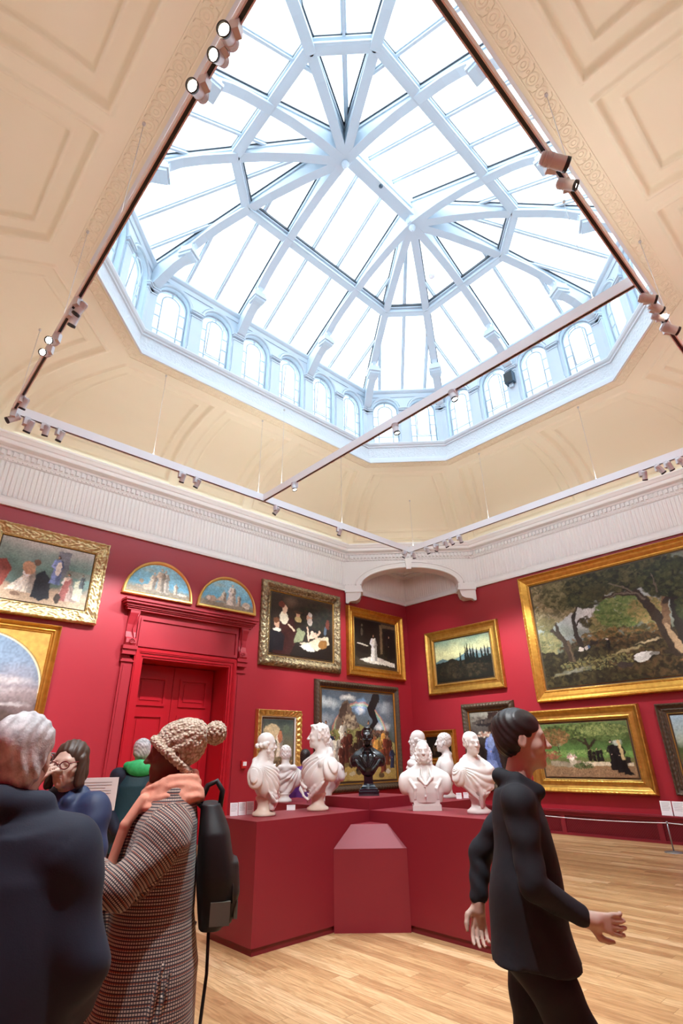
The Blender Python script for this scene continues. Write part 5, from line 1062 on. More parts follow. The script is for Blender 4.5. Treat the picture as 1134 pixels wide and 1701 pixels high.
# ------------------------------------------------------------------ busts
def bust(name, label, x, y, z, H, facing, socle, mat, fn, W=.24, hyaw=0, hpitch=0, sc=1.0, h=.0058, smat=None, hx=0):
    """H total height; fn(S) adds hair / dress in head frame; torso in bust frame (face +Y)"""
    r = root(name, label, 'bust', (x, y, z), math.radians(facing)-PI/2)
    hc = H-.125*sc     # head centre height
    S = SDF((-.34*sc,-.27*sc,hc-.62*sc),(.34*sc,.27*sc,H+.03), h)
    S.xf((0,0,hc),0,0,0,sc); fn(S, 'torso')
    S.xf((hx,.0,hc), hyaw, hpitch, 0, sc); neck(S); fn(S, 'head'); S.xf((0,0,hc),0,0,0,sc); fn(S, 'after')
    S.mesh('figure', mat, r); sh = socle[1]; mb = MB()
    if socle[0] == 'round':
        k = socle[2]; mb.lathe([(.125*k,0),(.128*k,.012),(.125*k,.030),(.10*k,.045),(.078*k,.065),(.072*k,sh*.55),(.085*k,sh*.72),(.098*k,sh*.80),(.098*k,sh*.88),(.08*k,sh*.95),(.07*k,sh+.02)], n=36)
    elif socle[0] == 'block':
        mb.box(-.16,.16,-.11,.11,0,.055); mb.box(-.145,.145,-.10,.10,.055,sh)
    else:
        mb.lathe([(.125,0),(.125,.05),(.115,.055),(.112,.075),(.085,.10),(.06,.13),(.055,.16),(.058,sh-.03),(.075,sh-.015),(.075,sh)], n=4, smooth=False, sq=True)
    mb.build('socle', smat or mat, r); return r
def torso_classic(S, drop=-.58, w=1.0, hollow=True, dr=None, back=-.06):
    S.ell((0,.0,-.33),(.160*w,.125,.165),.04); S.cap((-.15*w,-.025,-.275),(.15*w,-.025,-.275),.072,None,.05)
    for q in (-1,1): S.ell((q*.178*w,-.02,-.315),(.058,.075,.090),.06); S.cap((q*.03,-.04,-.17),(q*.14*w,-.03,-.235),.045,.05,.03)
    S.ell((0,.035,-.42),(.12*w,.08,.13),.05)
    for q in (-1,1): S.cap((q*.15*w,-.02,-.29),(q*.195*w,-.01,-.355),.070,.058,.05)
    S.ell((0,.05,-.38),(.15*w,.085,.12),.05)
    if hollow: S.ell((0,-.17,-.44),(.17*w,.12,.14),.02,'-')
    S.cap((0,-.015,-.40),(0,-.005,drop),.055,.060,.03)
def folds(S, a, b, n, off, r=.012, sag=(0,0,0), k=.009):
    n = int(n*1.5); r *= .72     # drapery ridges between two edge curves
    for i in range(n):
        t = i/(n-1); p0 = np.array(a[0])*(1-t)+np.array(a[1])*t; p1 = np.array(b[0])*(1-t)+np.array(b[1])*t
        m = (p0+p1)/2+np.array(sag)*(1+.3*math.sin(i*2.1)); S.path([p0,(p0+m)/2+np.array(sag)*.25,m,(p1+m)/2+np.array(sag)*.25,p1],[r*.6,r,r*1.1,r,r*.6],k)
def b_beard(S, w):          # bald crown, long beard, toga
    if w == 'torso':
        torso_classic(S, -.60, 1.0, True); folds(S, ((.20,-.02,-.22),(.10,.10,-.45)), ((-.16,.03,-.20),(.0,.12,-.56)), 8, 0, .017, (0,.05,-.05))
        folds(S, ((-.20,.0,-.26),(-.23,.0,-.40)), ((-.06,.11,-.34),(-.03,.11,-.60)), 5, 0, .016, (0,.03,0)); S.cap((.0,.10,-.40),(.02,.10,-.60),.05,.03,.03); S.path([(.19,-.05,-.22),(.06,-.10,-.16),(-.1,-.08,-.19),(-.2,-.02,-.26)],.026,.02)
    elif w == 'after': drape(S, .22, -.17, 13, .009, -.19, -.57, 1.2)
    elif w == 'head':
        head(S, 1.1, 1.1); b = strands(.004, 170, (.2,1,.2)); S.ell((0,.055,-.110),(.046,.040,.055),.015,bump=curls(.006,150)); S.ell((0,.065,-.150),(.034,.030,.055),.02,bump=curls(.006,150))
        for q in (-1,1): S.path([(q*.066,.015,-.02),(q*.060,.03,-.07),(q*.03,.06,-.12)],[.012,.017,.02],.012,bump=curls(.005,160)); S.path([(q*.004,.094,-.046),(q*.03,.082,-.06)],.008,.006)
        S.path([(-.074,.005,.0),(-.070,-.05,-.02),(-.03,-.10,-.03),(.03,-.10,-.03),(.070,-.05,-.02),(.074,.005,.0)],.020,.012,bump=strands(.005,150,(.6,.6,.2)))
def b_curly(S, w, whisk=False):
    if w == 'torso':
        torso_classic(S, -.62, 1.1, True); folds(S, ((.20,-.05,-.19),(.22,.03,-.34)), ((-.10,.06,-.20),(-.02,.13,-.58)), 7, 0, .020, (0,.05,-.03)); folds(S, ((-.20,-.03,-.24),(-.22,0,-.38)), ((-.02,.10,-.42),(.0,.12,-.60)), 4, 0, .020, (0,.03,0))
        S.path([(.22,.0,-.26),(.12,-.09,-.15),(-.06,-.10,-.14),(-.17,-.04,-.18),(-.16,.06,-.26)],.032,.02)
    elif w == 'after': drape(S, -.20, -.15, 11, .010, -.18, -.56, 1.2)
    elif w == 'head':
        head(S, 1.1, 1.1, 1.1); c = curls(.009, 105); S.ell((0,-.028,.045),(.080,.094,.080),.012,bump=c); S.ell((0,-.060,.0),(.074,.066,.075),.012,bump=c); S.ell((0,.045,.092),(.058,.030,.022),.01,bump=c)
        S.ell((0,.097,.045),(.052,.022,.034),.012,'-')
        if whisk:
            for q in (-1,1): S.path([(q*.072,.01,.0),(q*.066,.03,-.05),(q*.05,.05,-.08)],[.014,.016,.012],.01,bump=curls(.006,140))
def b_away(S, w):
    if w == 'torso': torso_classic(S, -.56, 1.05, True); folds(S, ((.2,-.03,-.22),(.2,.02,-.36)), ((-.1,.04,-.22),(-.04,.12,-.50)), 6, 0, .018, (0,.04,0)); S.path([(.22,-.03,-.27),(.1,-.09,-.17),(-.1,-.09,-.17),(-.22,-.03,-.27)],.03,.02)
    elif w == 'after': drape(S, .2, -.16, 10, .007, -.19, -.52, 1)
    elif w == 'head': head(S); c = curls(.007, 130); S.ell((0,-.030,.036),(.079,.092,.080),.012,bump=c); S.ell((0,-.058,-.02),(.070,.058,.060),.012,bump=c); S.ell((0,.095,.05),(.05,.02,.035),.012,'-')
def b_coat(S, w):           # broad man, buttoned coat, side whiskers
    if w == 'torso':
        S.ell((0,0,-.36),(.19,.125,.17),.03); S.cap((-.17,-.02,-.285),(.17,-.02,-.285),.085,None,.05); S.loft([(-.52,0,.0,.18,.11),(-.42,0,0,.20,.125),(-.33,0,0,.19,.12)],.03)
        for q in (-1,1): S.ell((q*.235,-.02,-.335),(.065,.085,.115),.03); S.cap((q*.03,-.04,-.16),(q*.16,-.03,-.24),.05,.055,.03); S.path([(q*.055,.055,-.185),(q*.075,.115,-.27),(q*.01,.140,-.34)],[.014,.018,.010],.006); S.path([(q*.04,.075,-.175),(q*.03,.11,-.26),(q*.006,.132,-.32)],[.010,.010,.006],.005)
        S.path([(0,.132,-.33),(.0,.134,-.42),(.0,.118,-.52)],.006,.005); S.ell((.012,.140,-.36),(.011,.008,.011),.003); S.ell((.012,.134,-.455),(.012,.010,.012),.003)
        for q in (-1,1): S.path([(q*.17,.07,-.30),(q*.12,.115,-.38),(q*.13,.10,-.48)],.010,.02)
        S.box((0,0,-.60),(.5,.5,.08),.005,.004,'-')
    elif w == 'head':
        head(S, 1.15, 1.0, 1.25, 1.2); c = curls(.008, 150); S.ell((0,-.05,.02),(.078,.070,.070),.012,bump=strands(.004,150,(.2,.5,1)))
        for q in (-1,1): S.path([(q*.072,.012,.03),(q*.078,.016,-.03),(q*.070,.028,-.085),(q*.05,.03,-.115)],[.014,.022,.026,.018],.012,bump=c)
def b_drap(S, w):           # smooth haired man, mantle knotted on the chest
    if w == 'torso':
        torso_classic(S, -.58, 1.02, True); S.path([(-.19,-.03,-.22),(-.10,-.09,-.15),(.04,-.09,-.15),(.12,-.02,-.18),(.09,.09,-.32),(.05,.13,-.40)],[.03,.035,.035,.035,.03,.02],.02)
        folds(S, ((-.20,-.01,-.24),(-.20,.03,-.40)), ((.06,.12,-.38),(.04,.12,-.50)), 7, 0, .016, (0,.04,-.02)); folds(S, ((.2,-.02,-.26),(.2,0,-.38)), ((.06,.12,-.38),(.06,.11,-.54)), 5, 0, .014, (0,.02,0)); S.ell((.06,.125,-.40),(.03,.02,.025),.01); S.path([(.05,.12,-.40),(.03,.13,-.50),(.02,.10,-.60)],[.02,.024,.018],.01)
    elif w == 'after': drape(S, .20, -.24, 9, .006, -.20, -.56, 2.2)
    elif w == 'head':
        head(S, 1.0, 1.0, 1.1); st = strands(.004, 120, (.7,.5,.5)); S.ell((0,-.026,.045),(.079,.094,.078),.012,bump=st); S.ell((0,-.055,.0),(.073,.06,.06),.012,bump=st); S.ell((0,.095,.055),(.05,.025,.032),.012,'-')
        for q in (-1,1): S.path([(q*.074,.012,.02),(q*.07,.02,-.02)],.010,.01,bump=curls(.004,160))
def b_uniform(S, w):
    if w == 'torso': torso_classic(S, -.60, 1.0, True); S.path([(-.06,.0,-.16),(0,.06,-.20),(.06,0,-.16),(0,-.085,-.14),(-.06,0,-.16)],.018,.01); S.path([(-.19,0,-.27),(-.15,.08,-.33),(-.08,.10,-.42)],.012,.01)
    elif w == 'head':
        head(S, 1.1); c = curls(.006, 140); S.ell((0,-.024,.044),(.079,.094,.079),.012,bump=c); S.ell((0,-.055,.0),(.073,.06,.06),.012,bump=c); S.ell((0,.096,.052),(.05,.025,.032),.012,'-')
        for q in (-1,1): S.path([(q*.072,.012,.0),(q*.066,.03,-.05)],.012,.01,bump=c)
def b_bronze(S, w):         # suit lapels, moustache, quiff
    if w == 'torso':
        S.ell((0,.0,-.32),(.165,.105,.12),.04); S.cap((-.15,-.02,-.27),(.15,-.02,-.27),.068,None,.05); S.ell((0,.03,-.40),(.10,.075,.10),.05); S.cap((0,0,-.40),(0,0,-.53),.035,.03,.03)
        for q in (-1,1): S.ell((q*.185,-.02,-.30),(.055,.07,.075),.03); S.cap((q*.03,-.04,-.16),(q*.14,-.03,-.23),.045,.05,.03); S.path([(q*.05,.03,-.165),(q*.085,.095,-.26),(q*.02,.125,-.38)],[.012,.016,.008],.006); S.path([(q*.085,.095,-.26),(q*.11,.085,-.235),(q*.07,.07,-.20)],.010,.006); S.path([(q*.16,.06,-.30),(q*.12,.09,-.36),(q*.05,.10,-.42)],.014,.01)
        S.path([(0,.085,-.19),(0,.105,-.30)],.014,.008)
        S.ell((0,-.15,-.42),(.15,.10,.10),.02,'-')
    elif w == 'head':
        head(S, 1.0, 1.2, .9); st = strands(.004, 130, (.8,.2,.3)); S.ell((0,-.026,.044),(.077,.092,.076),.012,bump=st); S.ell((0,-.055,.0),(.071,.058,.058),.012,bump=st); S.ell((-.01,.05,.100),(.05,.03,.022),.01,bump=st); S.ell((0,.094,.055),(.05,.022,.032),.010,'-')
        for q in (-1,1): S.path([(q*.003,.098,-.046),(q*.03,.090,-.050),(q*.055,.078,-.040),(q*.064,.076,-.034)],[.009,.010,.006,.003],.004)
bust('marble_bust','white marble bust of a bald man with a long beard, leftmost on the plinth',3.72,5.28,1.04,.83,-62,('round',.20,.98),marble,b_beard,smat=marble_warm,sc=1.04,hpitch=-.1,hyaw=.5)
bust('marble_bust','smaller marble bust with curly hair seen from behind, between the two large left busts',5.00,6.62,1.04,.73,70,('round',.12,.8),marble,b_away,sc=1.0,hpitch=-.12,hyaw=-.35)
bust('marble_bust','tall marble bust of a curly haired man facing left in a thick toga',4.49,5.30,1.04,.94,172,('round',.20,1.0),marble,lambda S,w:b_curly(S,w),smat=marble_warm,sc=1.17,hyaw=-.5)
bust('marble_bust','marble bust mostly hidden behind the tall curly haired one, hollow back showing',5.50,6.28,1.04,.84,15,('round',.17,.75),marble,b_away,sc=1.1)
bust('bronze_bust','black bronze bust of a man with a moustache and suit on a black stone socle',5.27,5.23,1.157,.80,226,('square',.26),bronze,b_bronze,smat=black_stone,sc=.96,hyaw=-.05)
bust('marble_bust','marble bust with bald crown turned away, behind the broad man in a coat',6.60,5.50,1.04,.92,105,('round',.2,.95),marble,lambda S,w:b_beard(S,w),sc=1.15,hyaw=.25)
bust('marble_bust','broad marble bust with side whiskers and buttoned coat on a square block',5.29,4.33,1.04,.735,222,('block',.17),marble,b_coat,sc=1.02)
bust('marble_bust','marble bust in profile facing left, between the coat bust and the draped one',6.97,5.30,1.04,.875,128,('round',.22,1.0),marble,b_uniform,sc=1.12,hyaw=.15)
bust('marble_bust','marble bust with a mantle knotted on the chest, rightmost on the plinth',5.33,3.66,1.04,.80,246,('round',.19,.98),marble,b_drap,sc=1.0)
# ------------------------------------------------------------------ people
def hand(S, w, d, n, side, curl=.5, sc=1.0, k=.006):      # w wrist, d pointing direction, n palm normal, side +1/-1 = thumb side along d x n
    d = np.array(Vector(d).normalized()); n = np.array(Vector(n).normalized()); n = n - d*(n@d); n /= np.linalg.norm(n); a = np.cross(d, n)*side; w = np.array(w, float)
    pc = w+d*.045*sc; S.cap(w, w+d*.03*sc, .024*sc, .026*sc, .015)
    for j in (-1.2,-.4,.4,1.2): S.cap(w+d*.015*sc+a*j*.010*sc, w+d*.080*sc+a*j*.0185*sc, .013*sc, .0105*sc, .008)
    for j, L in ((1.35,.070),(.45,.080),(-.45,.074),(-1.35,.058)):
        p = w+d*.086*sc+a*j*.0195*sc; ang = 0; pts = [p]
        for q in (.45,.32,.23):
            ang += curl*(.6+.5*(q < .4)); pts.append(pts[-1]+(d*math.cos(ang)+n*math.sin(ang)+a*j*.07)*L*q*sc*1.05)
        S.path(pts, [.0092*sc,.0085*sc,.0076*sc,.0066*sc], .0015)
    t0 = w+d*.025*sc+a*.022*sc; t1 = t0+(a*.75+d*.65+n*.15)*.035*sc; t2 = t1+(d*.9+a*.25+n*.3)*.030*sc; S.path([t0,t1,t2,t2+(d*.95+n*.3)*.022*sc],[.014*sc,.0115*sc,.0095*sc,.008*sc],.008)
def human(S, J, hsc=1.0, hy=0, hp=0, hr=0, thin=1.0):     # continuous body from joints
    S.xf(J['head'], hy, hp, hr, hsc); head(S, **J.get('face', {}))
    S.xf(); hd = np.array(J['head'], float); nk = np.array(J['neck'], float)
    S.cap(hd+np.array((0,-.015,-.06)), nk, .050*thin, .056*thin, .03)
    ch = np.array(J['chest']); pe = np.array(J['pelvis'])
    S.ell(ch, (.155*thin,.105*thin,.17), .04); S.ell((ch+pe)/2+np.array((0,.01,-.02)), (.13*thin,.10*thin,.18), .05); S.ell(pe, (.155*thin,.115*thin,.13), .05)
    for q in 'LR':
        sh, el, wr = [np.array(J[a+q]) for a in ('sh','el','wr')]; S.cap(nk-np.array((0,.01,.05)), sh, .05, .052, .04)
        S.cap(sh, el, .048*thin, .038*thin, .02); S.cap(el, wr, .038*thin, .024*thin, .015)
        d, n, sd, c = J['hand'+q]; hand(S, wr, d, n, sd, c)
        hp_, kn, an = [np.array(J[a+q]) for a in ('hip','kn','an')]; S.cap(hp_, kn, .080*thin, .052*thin, .03); S.cap(kn, an, .052*thin, .034, .02)
        ft = J['ft'+q]; S.cap(an-np.array((0,0,.01)), an+np.array((ft[0]*.14,ft[1]*.14,-.055)), .032, .026, .02)
def stand(H=1.75, lean=0):
    s = H/1.75; J = dict(head=(0,.02,1.632*s), neck=(0,-.02,1.47*s), chest=(0,-.01,1.27*s), pelvis=(0,-.01,.94*s))
    for q, x in (('L',-1),('R',1)):
        J['sh'+q] = (x*.17*s,-.02,1.405*s); J['el'+q] = (x*.225*s,-.04,1.12*s); J['wr'+q] = (x*.235*s,.03,.88*s); J['hip'+q] = (x*.09,0,.90*s); J['kn'+q] = (x*.10,.015,.49*s); J['an'+q] = (x*.105,-.02,.09); J['ft'+q] = (x*.15,1); J['hand'+q] = ((0,.15,-1),(-x,0,0),1 if x < 0 else -1,.35)
    return J
def shoes(J, r, mat=None):
    for q in 'LR':
        a = np.array(J['an'+q]); f = J['ft'+q]; z = a[2]-.09
        S = SDF(a+np.array((-.2,-.2,-.11)), a+np.array((.2,.2,.06)), .007); S.cap(a+np.array((0,0,.0)), a+np.array((0,0,-.03)), .043, .045, .02); fv = np.array((f[0],f[1],0))/math.hypot(*f)
        S.cap(a+fv*-.03+np.array((0,0,-.05)), a+fv*.10+np.array((0,0,-.058)), .040, .036, .02, sq=(1,1,1.15)); S.cap(a+fv*.10+np.array((0,0,-.06)), a+fv*.165+np.array((0,0,-.066)), .038, .028, .02)
        S.box((a[0],a[1],z-.05),(.4,.4,.05),.001,.002,'-'); S.mesh('shoe', mat or shoe_m, r)
def trousers(J, r, mat, ext=.02, hem=.05, bump=None, seat=1.0):
    S = SDF((-.4,-.5,0),(.4,.5,1.12), .011); bump = bump or (lambda x,y,z: .004*np.sin(40*z+12*x))
    S.ell(J['pelvis'], ((.165+ext)*seat,(.125+ext)*seat,.15), .04)
    for q in 'LR': a = np.array(J['an'+q]); S.cap(J['hip'+q], J['kn'+q], .085+ext, .062+ext, .03, bump=bump); S.cap(J['kn'+q], a+np.array((0,0,hem-.02)), .062+ext, .052+ext*.8, .02, bump=bump)
    return S.mesh('trousers', mat, r)
def hair_cap(S, k=1.0, back=0, bump=None, sides=True, low=.0):    # hair in head frame
    b = bump or strands(.0018, 260, (.7,.5,.5)); S.ell((0,-.026,.040),(.083*k,.099*k,.083*k),.012,bump=b); S.ell((0,-.052,-.01-low*.5),(.079*k,.064*k,.070+low),.02,bump=b)
    if back: S.ell((0,-.04,-.06),(.080,.060,.09),.02,bump=b)
    S.ell((0,.105,.0),(.060,.05,.078),.012,'-')
def wrinkle(a, f, d=(0,0,1), g=9): return lambda x, y, z: a*np.sin(f*(d[0]*x+d[1]*y+d[2]*z)+2.2*np.sin(g*x+2)+2*np.sin(g*y))
# --- woman in a bobble hat and checked coat (profile to the left)
pz = root('person','woman in a cream bobble hat, peach scarf and long checked coat, standing in profile','person',(1.10,2.235,0),math.radians(60))
J = stand(1.68); J['wrL'] = (-.07,.31,1.26); J['elL'] = (-.22,.115,1.20); J['handL'] = ((.45,.9,.15),(0,.1,-1),1,.6); J['wrR'] = (.06,.36,1.12); J['elR'] = (.22,.02,1.06); J['handR'] = ((-.5,.85,.1),(0,.1,-1),-1,.6); J['head'] = (0,-.005,1.622); J['neck'] = (0,-.025,1.46); J['face'] = dict(cheek=1.1, nose=.95, jaw=.95)
S = SDF((-.42,-.32,0),(.42,.60,1.72), .0072); human(S, J, 1.0, 0, -.02, 0, .92); S.mesh('body', skin_dark, pz)
shoes(J, pz)
S = SDF((-.42,-.36,.10),(.42,.48,1.50), .0082); wb = lambda x,y,z: .0035*np.sin(9*x+30*z)*np.cos(14*y)
S.loft([(.12,0,.03,.230,.195),(.40,0,.02,.215,.185),(.75,0,.005,.205,.178),(.93,0,-.005,.200,.172),(1.08,0,.008,.182,.148),(1.24,0,.0,.190,.138),(1.38,0,-.008,.178,.120),(1.45,0,-.014,.13,.088)],.03,bump=wrinkle(.0035,16,(.2,.2,1)))
for q, x in (('L',-1),('R',1)):
    sh, el, wr = [np.array(J[a+q]) for a in ('sh','el','wr')]; S.cap((0,-.02,1.42), sh+np.array((-x*.01,0,.0)), .075, .078, .04); wk = lambda X,Y,Z: .005*np.sin(48*Z+16*Y)
    S.cap(sh+np.array((-x*.005,0,-.02)), el, .074, .060, .03, bump=wk); S.cap(el, wr+(el-wr)*.06, .061, .054, .02, bump=lambda X,Y,Z: .005*np.sin(60*Y)); S.ell(wr+(el-wr)*.04, (.064,.03,.064), .01)
S.path([(-.07,.06,1.44),(-.085,-.03,1.47),(0,-.085,1.485),(.085,-.03,1.47),(.07,.06,1.44)],[.028,.036,.04,.036,.028],.02)
S.path([(-.05,.11,1.42),(-.07,.16,1.25),(-.05,.17,1.0),(-.05,.205,.5)],[.02,.022,.012,.008],.02)
S.path([(-.205,-.06,.98),(-.207,-.02,.78)],.008,.006); S.path([(-.198,-.085,.96),(-.203,-.045,.77)],.006,.006)
def cl(V): return np.stack([np.arctan2(V[:,0], V[:,1])*.21, V[:,2]+.12*V[:,1]*0, 0*V[:,0]], 1)
def coat_uv(V):
    c = cl(V); el, wr, sh = [np.array(J[a+'L']) for a in ('el','wr','sh')]
    for A, B, rr in ((el, wr, .085), (sh, el, .088)):
        v = B-A; t = np.clip(((V-A)@v)/(v@v), -.1, 1.0); P = A+t[:,None]*v; d = np.linalg.norm(V-P, axis=1); m = d < rr
        u = v/np.linalg.norm(v); n1 = np.cross(u, (0,0,1.)) ; n1 /= np.linalg.norm(n1)+1e-9; n2 = np.cross(u, n1); D = V-P; w = np.arctan2(D@n1, D@n2)*.075; L = (V-A)@u
        c[m] = np.stack([w[m], L[m], 0*w[m]], 1)
    return c
S.mesh('coat', check_cloth, pz, cloth=coat_uv)
S = SDF((-.18,-.18,.95),(.18,.28,1.58), .0055); fb = lambda x,y,z: .006*np.sin(95*z+45*y+30*x)+.003*np.sin(60*x+20*z)
for k in range(4):
    r_ = .082+.010*k; zz = 1.515-.024*k; S.path([(r_*math.sin(t), -.012+r_*1.02*math.cos(t)*1.0, zz+.020*-math.cos(t)+.006*math.sin(3*t+k)) for t in [2*PI*q/20 for q in range(21)]],.0215,.007,bump=lambda x,y,z: .002*np.sin(160*z+40*x))
for k in range(5):
    x = -.105+.028*k; S.path([(x*.8,.085,1.46),(x,.135,1.38),(x+.01,.165,1.26),(x+.012,.185,1.14),(x+.012,.195,1.06-.02*k)],[.020,.018,.017,.016,.015],.006)
S.mesh('scarf', peach, pz)
S = SDF((-.2,-.30,1.46),(.2,.20,1.84), .0054); S.xf(J['head'], 0, -.04); kb = lambda x,y,z: .003*np.sin(170*x)*np.sin(170*z+60*y)
S.ell((0,-.026,.036),(.088,.105,.094),.02,bump=kb); S.ell((0,-.070,.075),(.070,.066,.056),.03,bump=kb); S.ell((0,.346,-.397),(.5,.5,.5),.008,'-')
S.path([(.086*math.cos(t), .0065+.745*.100*math.sin(t), -.011+.667*.100*math.sin(t)) for t in [2*PI*k/24 for k in range(25)]],.0155,.006,bump=lambda x,y,z:.0028*np.sin(330*np.arctan2(x,y+.01)*.1))
hat = S.mesh('bobble_hat', knit, pz)
S = SDF((-.08,-.26,1.61),(.08,-.08,1.79), .0048); S.ell((0,-.168,1.700),(.048,.048,.048),.01,bump=lambda x,y,z: .006*np.sin(260*x)*np.sin(260*y)*np.sin(260*z)); S.mesh('pompom', knit, hat)
# backpack
S = SDF((-.22,-.46,.84),(.22,-.10,1.50), .007); S.loft([(1.03,0,-.205,.115,.045),(1.09,0,-.215,.140,.062),(1.20,0,-.212,.150,.070),(1.34,0,-.195,.145,.060),(1.44,0,-.170,.11,.042)],.02,pw=3,bump=wrinkle(.004,14)); S.loft([(1.05,0,-.255,.10,.030),(1.14,0,-.268,.11,.040),(1.24,0,-.262,.10,.035)],.015,pw=3)
bp_ = S.mesh('backpack', black_nylon, pz)
mb = MB(); mb.tube([(0,-.13,1.44),(0,-.155,1.50),(0,-.19,1.515),(0,-.215,1.48),(0,-.21,1.42)], .011, 8); mb.build('haul_loop', black_nylon, bp_)
mb = MB()
for x in (.15,): mb.tube([(x*.8,-.15,1.41),(x,-.06,1.475),(x*1.02,.07,1.40),(x*1.2,.10,1.22),(x*1.28,-.02,1.06),(x,-.15,1.0)], .014, 6)
mb.build('shoulder_strap', black_nylon, bp_)
mb = MB(); mb.box(-.09,.09,-.300,-.286,1.065,1.12); mb.box(-.148,-.128,-.27,-.20,1.06,1.13); mb.build('pocket_patch', olive, bp_)
mb = MB(); mb.tube([(-.10,-.20,1.05),(-.105,-.205,.92),(-.11,-.195,.78),(-.115,-.205,.66)], .006, 6); mb.tube([(-.115,-.205,.68),(-.116,-.206,.62)], .011, 6); mb.build('dangling_strap', black_nylon, bp_)
mb = MB(); mb.tube([(-.11,-.268,1.20),(-.12,-.275,1.17),(-.12,-.277,1.12)], .005, 5); mb.build('zip_pull', black_nylon, bp_)
# --- man with grey hair, dark coat, back to the camera
def pface(): return {}
pz = root('person','grey haired man in a dark navy coat seen from behind, at the left edge','person',(.44,1.86,0),math.radians(-30))
J = stand(1.725); J['elR'] = (.25,-.02,1.12); J['wrR'] = (.22,.16,.98); J['handR'] = ((-.4,.9,.1),(-1,0,0),-1,.5); J['wrL'] = (-.24,.05,.88)
S = SDF((-.42,-.32,0),(.42,.42,1.78), .008); human(S, J, 1.0, -.04, 0, 0, .95); S.mesh('body', skin_pale, pz); shoes(J, pz); trousers(J, pz, near_black)
S = SDF((-.14,-.15,1.46),(.14,.15,1.78), .0055); S.xf(J['head'], -.04); hair_cap(S, 1.04, 0, low=.012, bump=lambda x,y,z:.0022*np.sin(210*x+60*y+4*np.sin(26*z+1))+.002*np.sin(34*z+22*y+3*np.sin(17*x))); S.mesh('hair', grey_hair, pz)
S = SDF((-.44,-.34,.45),(.44,.40,1.56), .0095)
S.loft([(.48,0,.01,.265,.200),(.70,0,.005,.255,.190),(.95,0,0,.245,.180),(1.15,0,0,.235,.168),(1.32,0,-.01,.222,.145),(1.42,0,-.015,.17,.11)],.04,bump=wrinkle(.006,11,(.3,.3,1),7))
for q, x in (('L',-1),('R',1)):
    sh, el, wr = [np.array(J[a+q]) for a in ('sh','el','wr')]; S.cap((0,-.02,1.43), sh+np.array((x*.01,0,0)), .07, .082, .05); S.cap(sh+np.array((x*.012,0,-.02)), el, .088, .074, .03, bump=lambda X,Y,Z:.006*np.sin(34*Z+12*X)); S.cap(el, wr+(el-wr)*.1, .074, .060, .02, bump=lambda X,Y,Z:.005*np.sin(44*Z+30*Y))
S.path([(-.07,.07,1.45),(-.09,-.02,1.485),(0,-.085,1.50),(.09,-.02,1.485),(.07,.07,1.45)],[.028,.036,.042,.036,.028],.02)
S.path([(0,-.16,1.44),(0,-.19,1.25),(0,-.205,.9),(0,-.22,.5)],.004,.006,'-'); S.path([(-.20,-.09,1.44),(-.16,-.125,1.36),(-.17,-.14,1.22)],.004,.006,'-'); S.path([(.20,-.09,1.44),(.16,-.125,1.36),(.17,-.14,1.22)],.004,.006,'-'); S.path([(-.10,-.04,1.43),(0,-.125,1.445),(.10,-.04,1.43)],.012,.01)
S.mesh('coat', navy, pz)
mb = MB(); T = Matrix.Translation(J['head']) @ Matrix.Rotation(-.04,4,'Z'); g = lambda x,y,z: T @ Vector((x,y,z))
for s in (-1,1): mb.tube([g(s*.078,-.01,.012), g(s*.074,.06,.012), g(s*.06,.10,.008)], .0025, 5); mb.tube([g(s*(.034+.024*math.cos(a)),.102,-.004+.018*math.sin(a)) for a in [k*PI/8 for k in range(16)]], .002, 5, closed=True)
mb.tube([g(-.010,.104,.0), g(.010,.104,.0)], .002, 5); mb.build('glasses', steel, pz)
# --- woman in navy jacket, glasses, hand at her face
pz = root('person','brown haired woman in glasses and navy jacket, hand raised to her cheek','person',(1.045,3.30,0),math.radians(128))
J = stand(1.70); J['wrR'] = (.095,.155,1.475); J['elR'] = (.22,.16,1.22); J['handR'] = ((-.55,-.05,.75),(-.3,-.9,.0),1,.5); J['wrL'] = (-.02,.22,1.13); J['elL'] = (-.235,.04,1.10); J['handL'] = ((.9,.2,.1),(0,-1,0),1,.5)
S = SDF((-.36,-.30,0),(.36,.36,1.74), .0058); human(S, J, .97, .10, -.05, 0, .92); S.mesh('body', skin_pale, pz); shoes(J, pz); trousers(J, pz, near_black)
S = SDF((-.15,-.16,1.38),(.15,.15,1.76), .0055); S.xf(J['head'], .10, -.05, 0, .97); b = strands(.002,230,(.9,.3,.1)); S.ell((0,-.020,.040),(.086,.100,.085),.012,bump=b); S.ell((0,-.045,-.04),(.088,.075,.105),.02,bump=b)
for s in (-1,1): S.cap((s*.078,.015,.02),(s*.086,.025,-.10),.022,.026,.02,bump=b)
S.ell((0,.10,-.015),(.060,.055,.088),.010,'-'); S.mesh('hair', brown_hair, pz)
S = SDF((-.44,-.34,.75),(.44,.40,1.52), .009); S.loft([(.80,0,.01,.225,.165),(.95,0,0,.215,.160),(1.15,0,0,.205,.150),(1.30,0,-.005,.200,.138),(1.39,0,-.015,.15,.10)],.04,bump=wrinkle(.006,13))
for q, x in (('L',-1),('R',1)):
    sh, el, wr = [np.array(J[a+q]) for a in ('sh','el','wr')]; S.cap((0,-.02,1.40), sh, .065, .075, .05); S.cap(sh, el, .080, .068, .03, bump=lambda X,Y,Z:.006*np.sin(40*Z+20*X)); S.cap(el, wr+(el-wr)*.12, .068, .050, .02, bump=lambda X,Y,Z:.005*np.sin(50*Z))
S.path([(-.06,.06,1.41),(-.08,-.02,1.445),(0,-.08,1.455),(.08,-.02,1.445),(.06,.06,1.41)],.03,.02); S.mesh('jacket', navy_blue, pz)
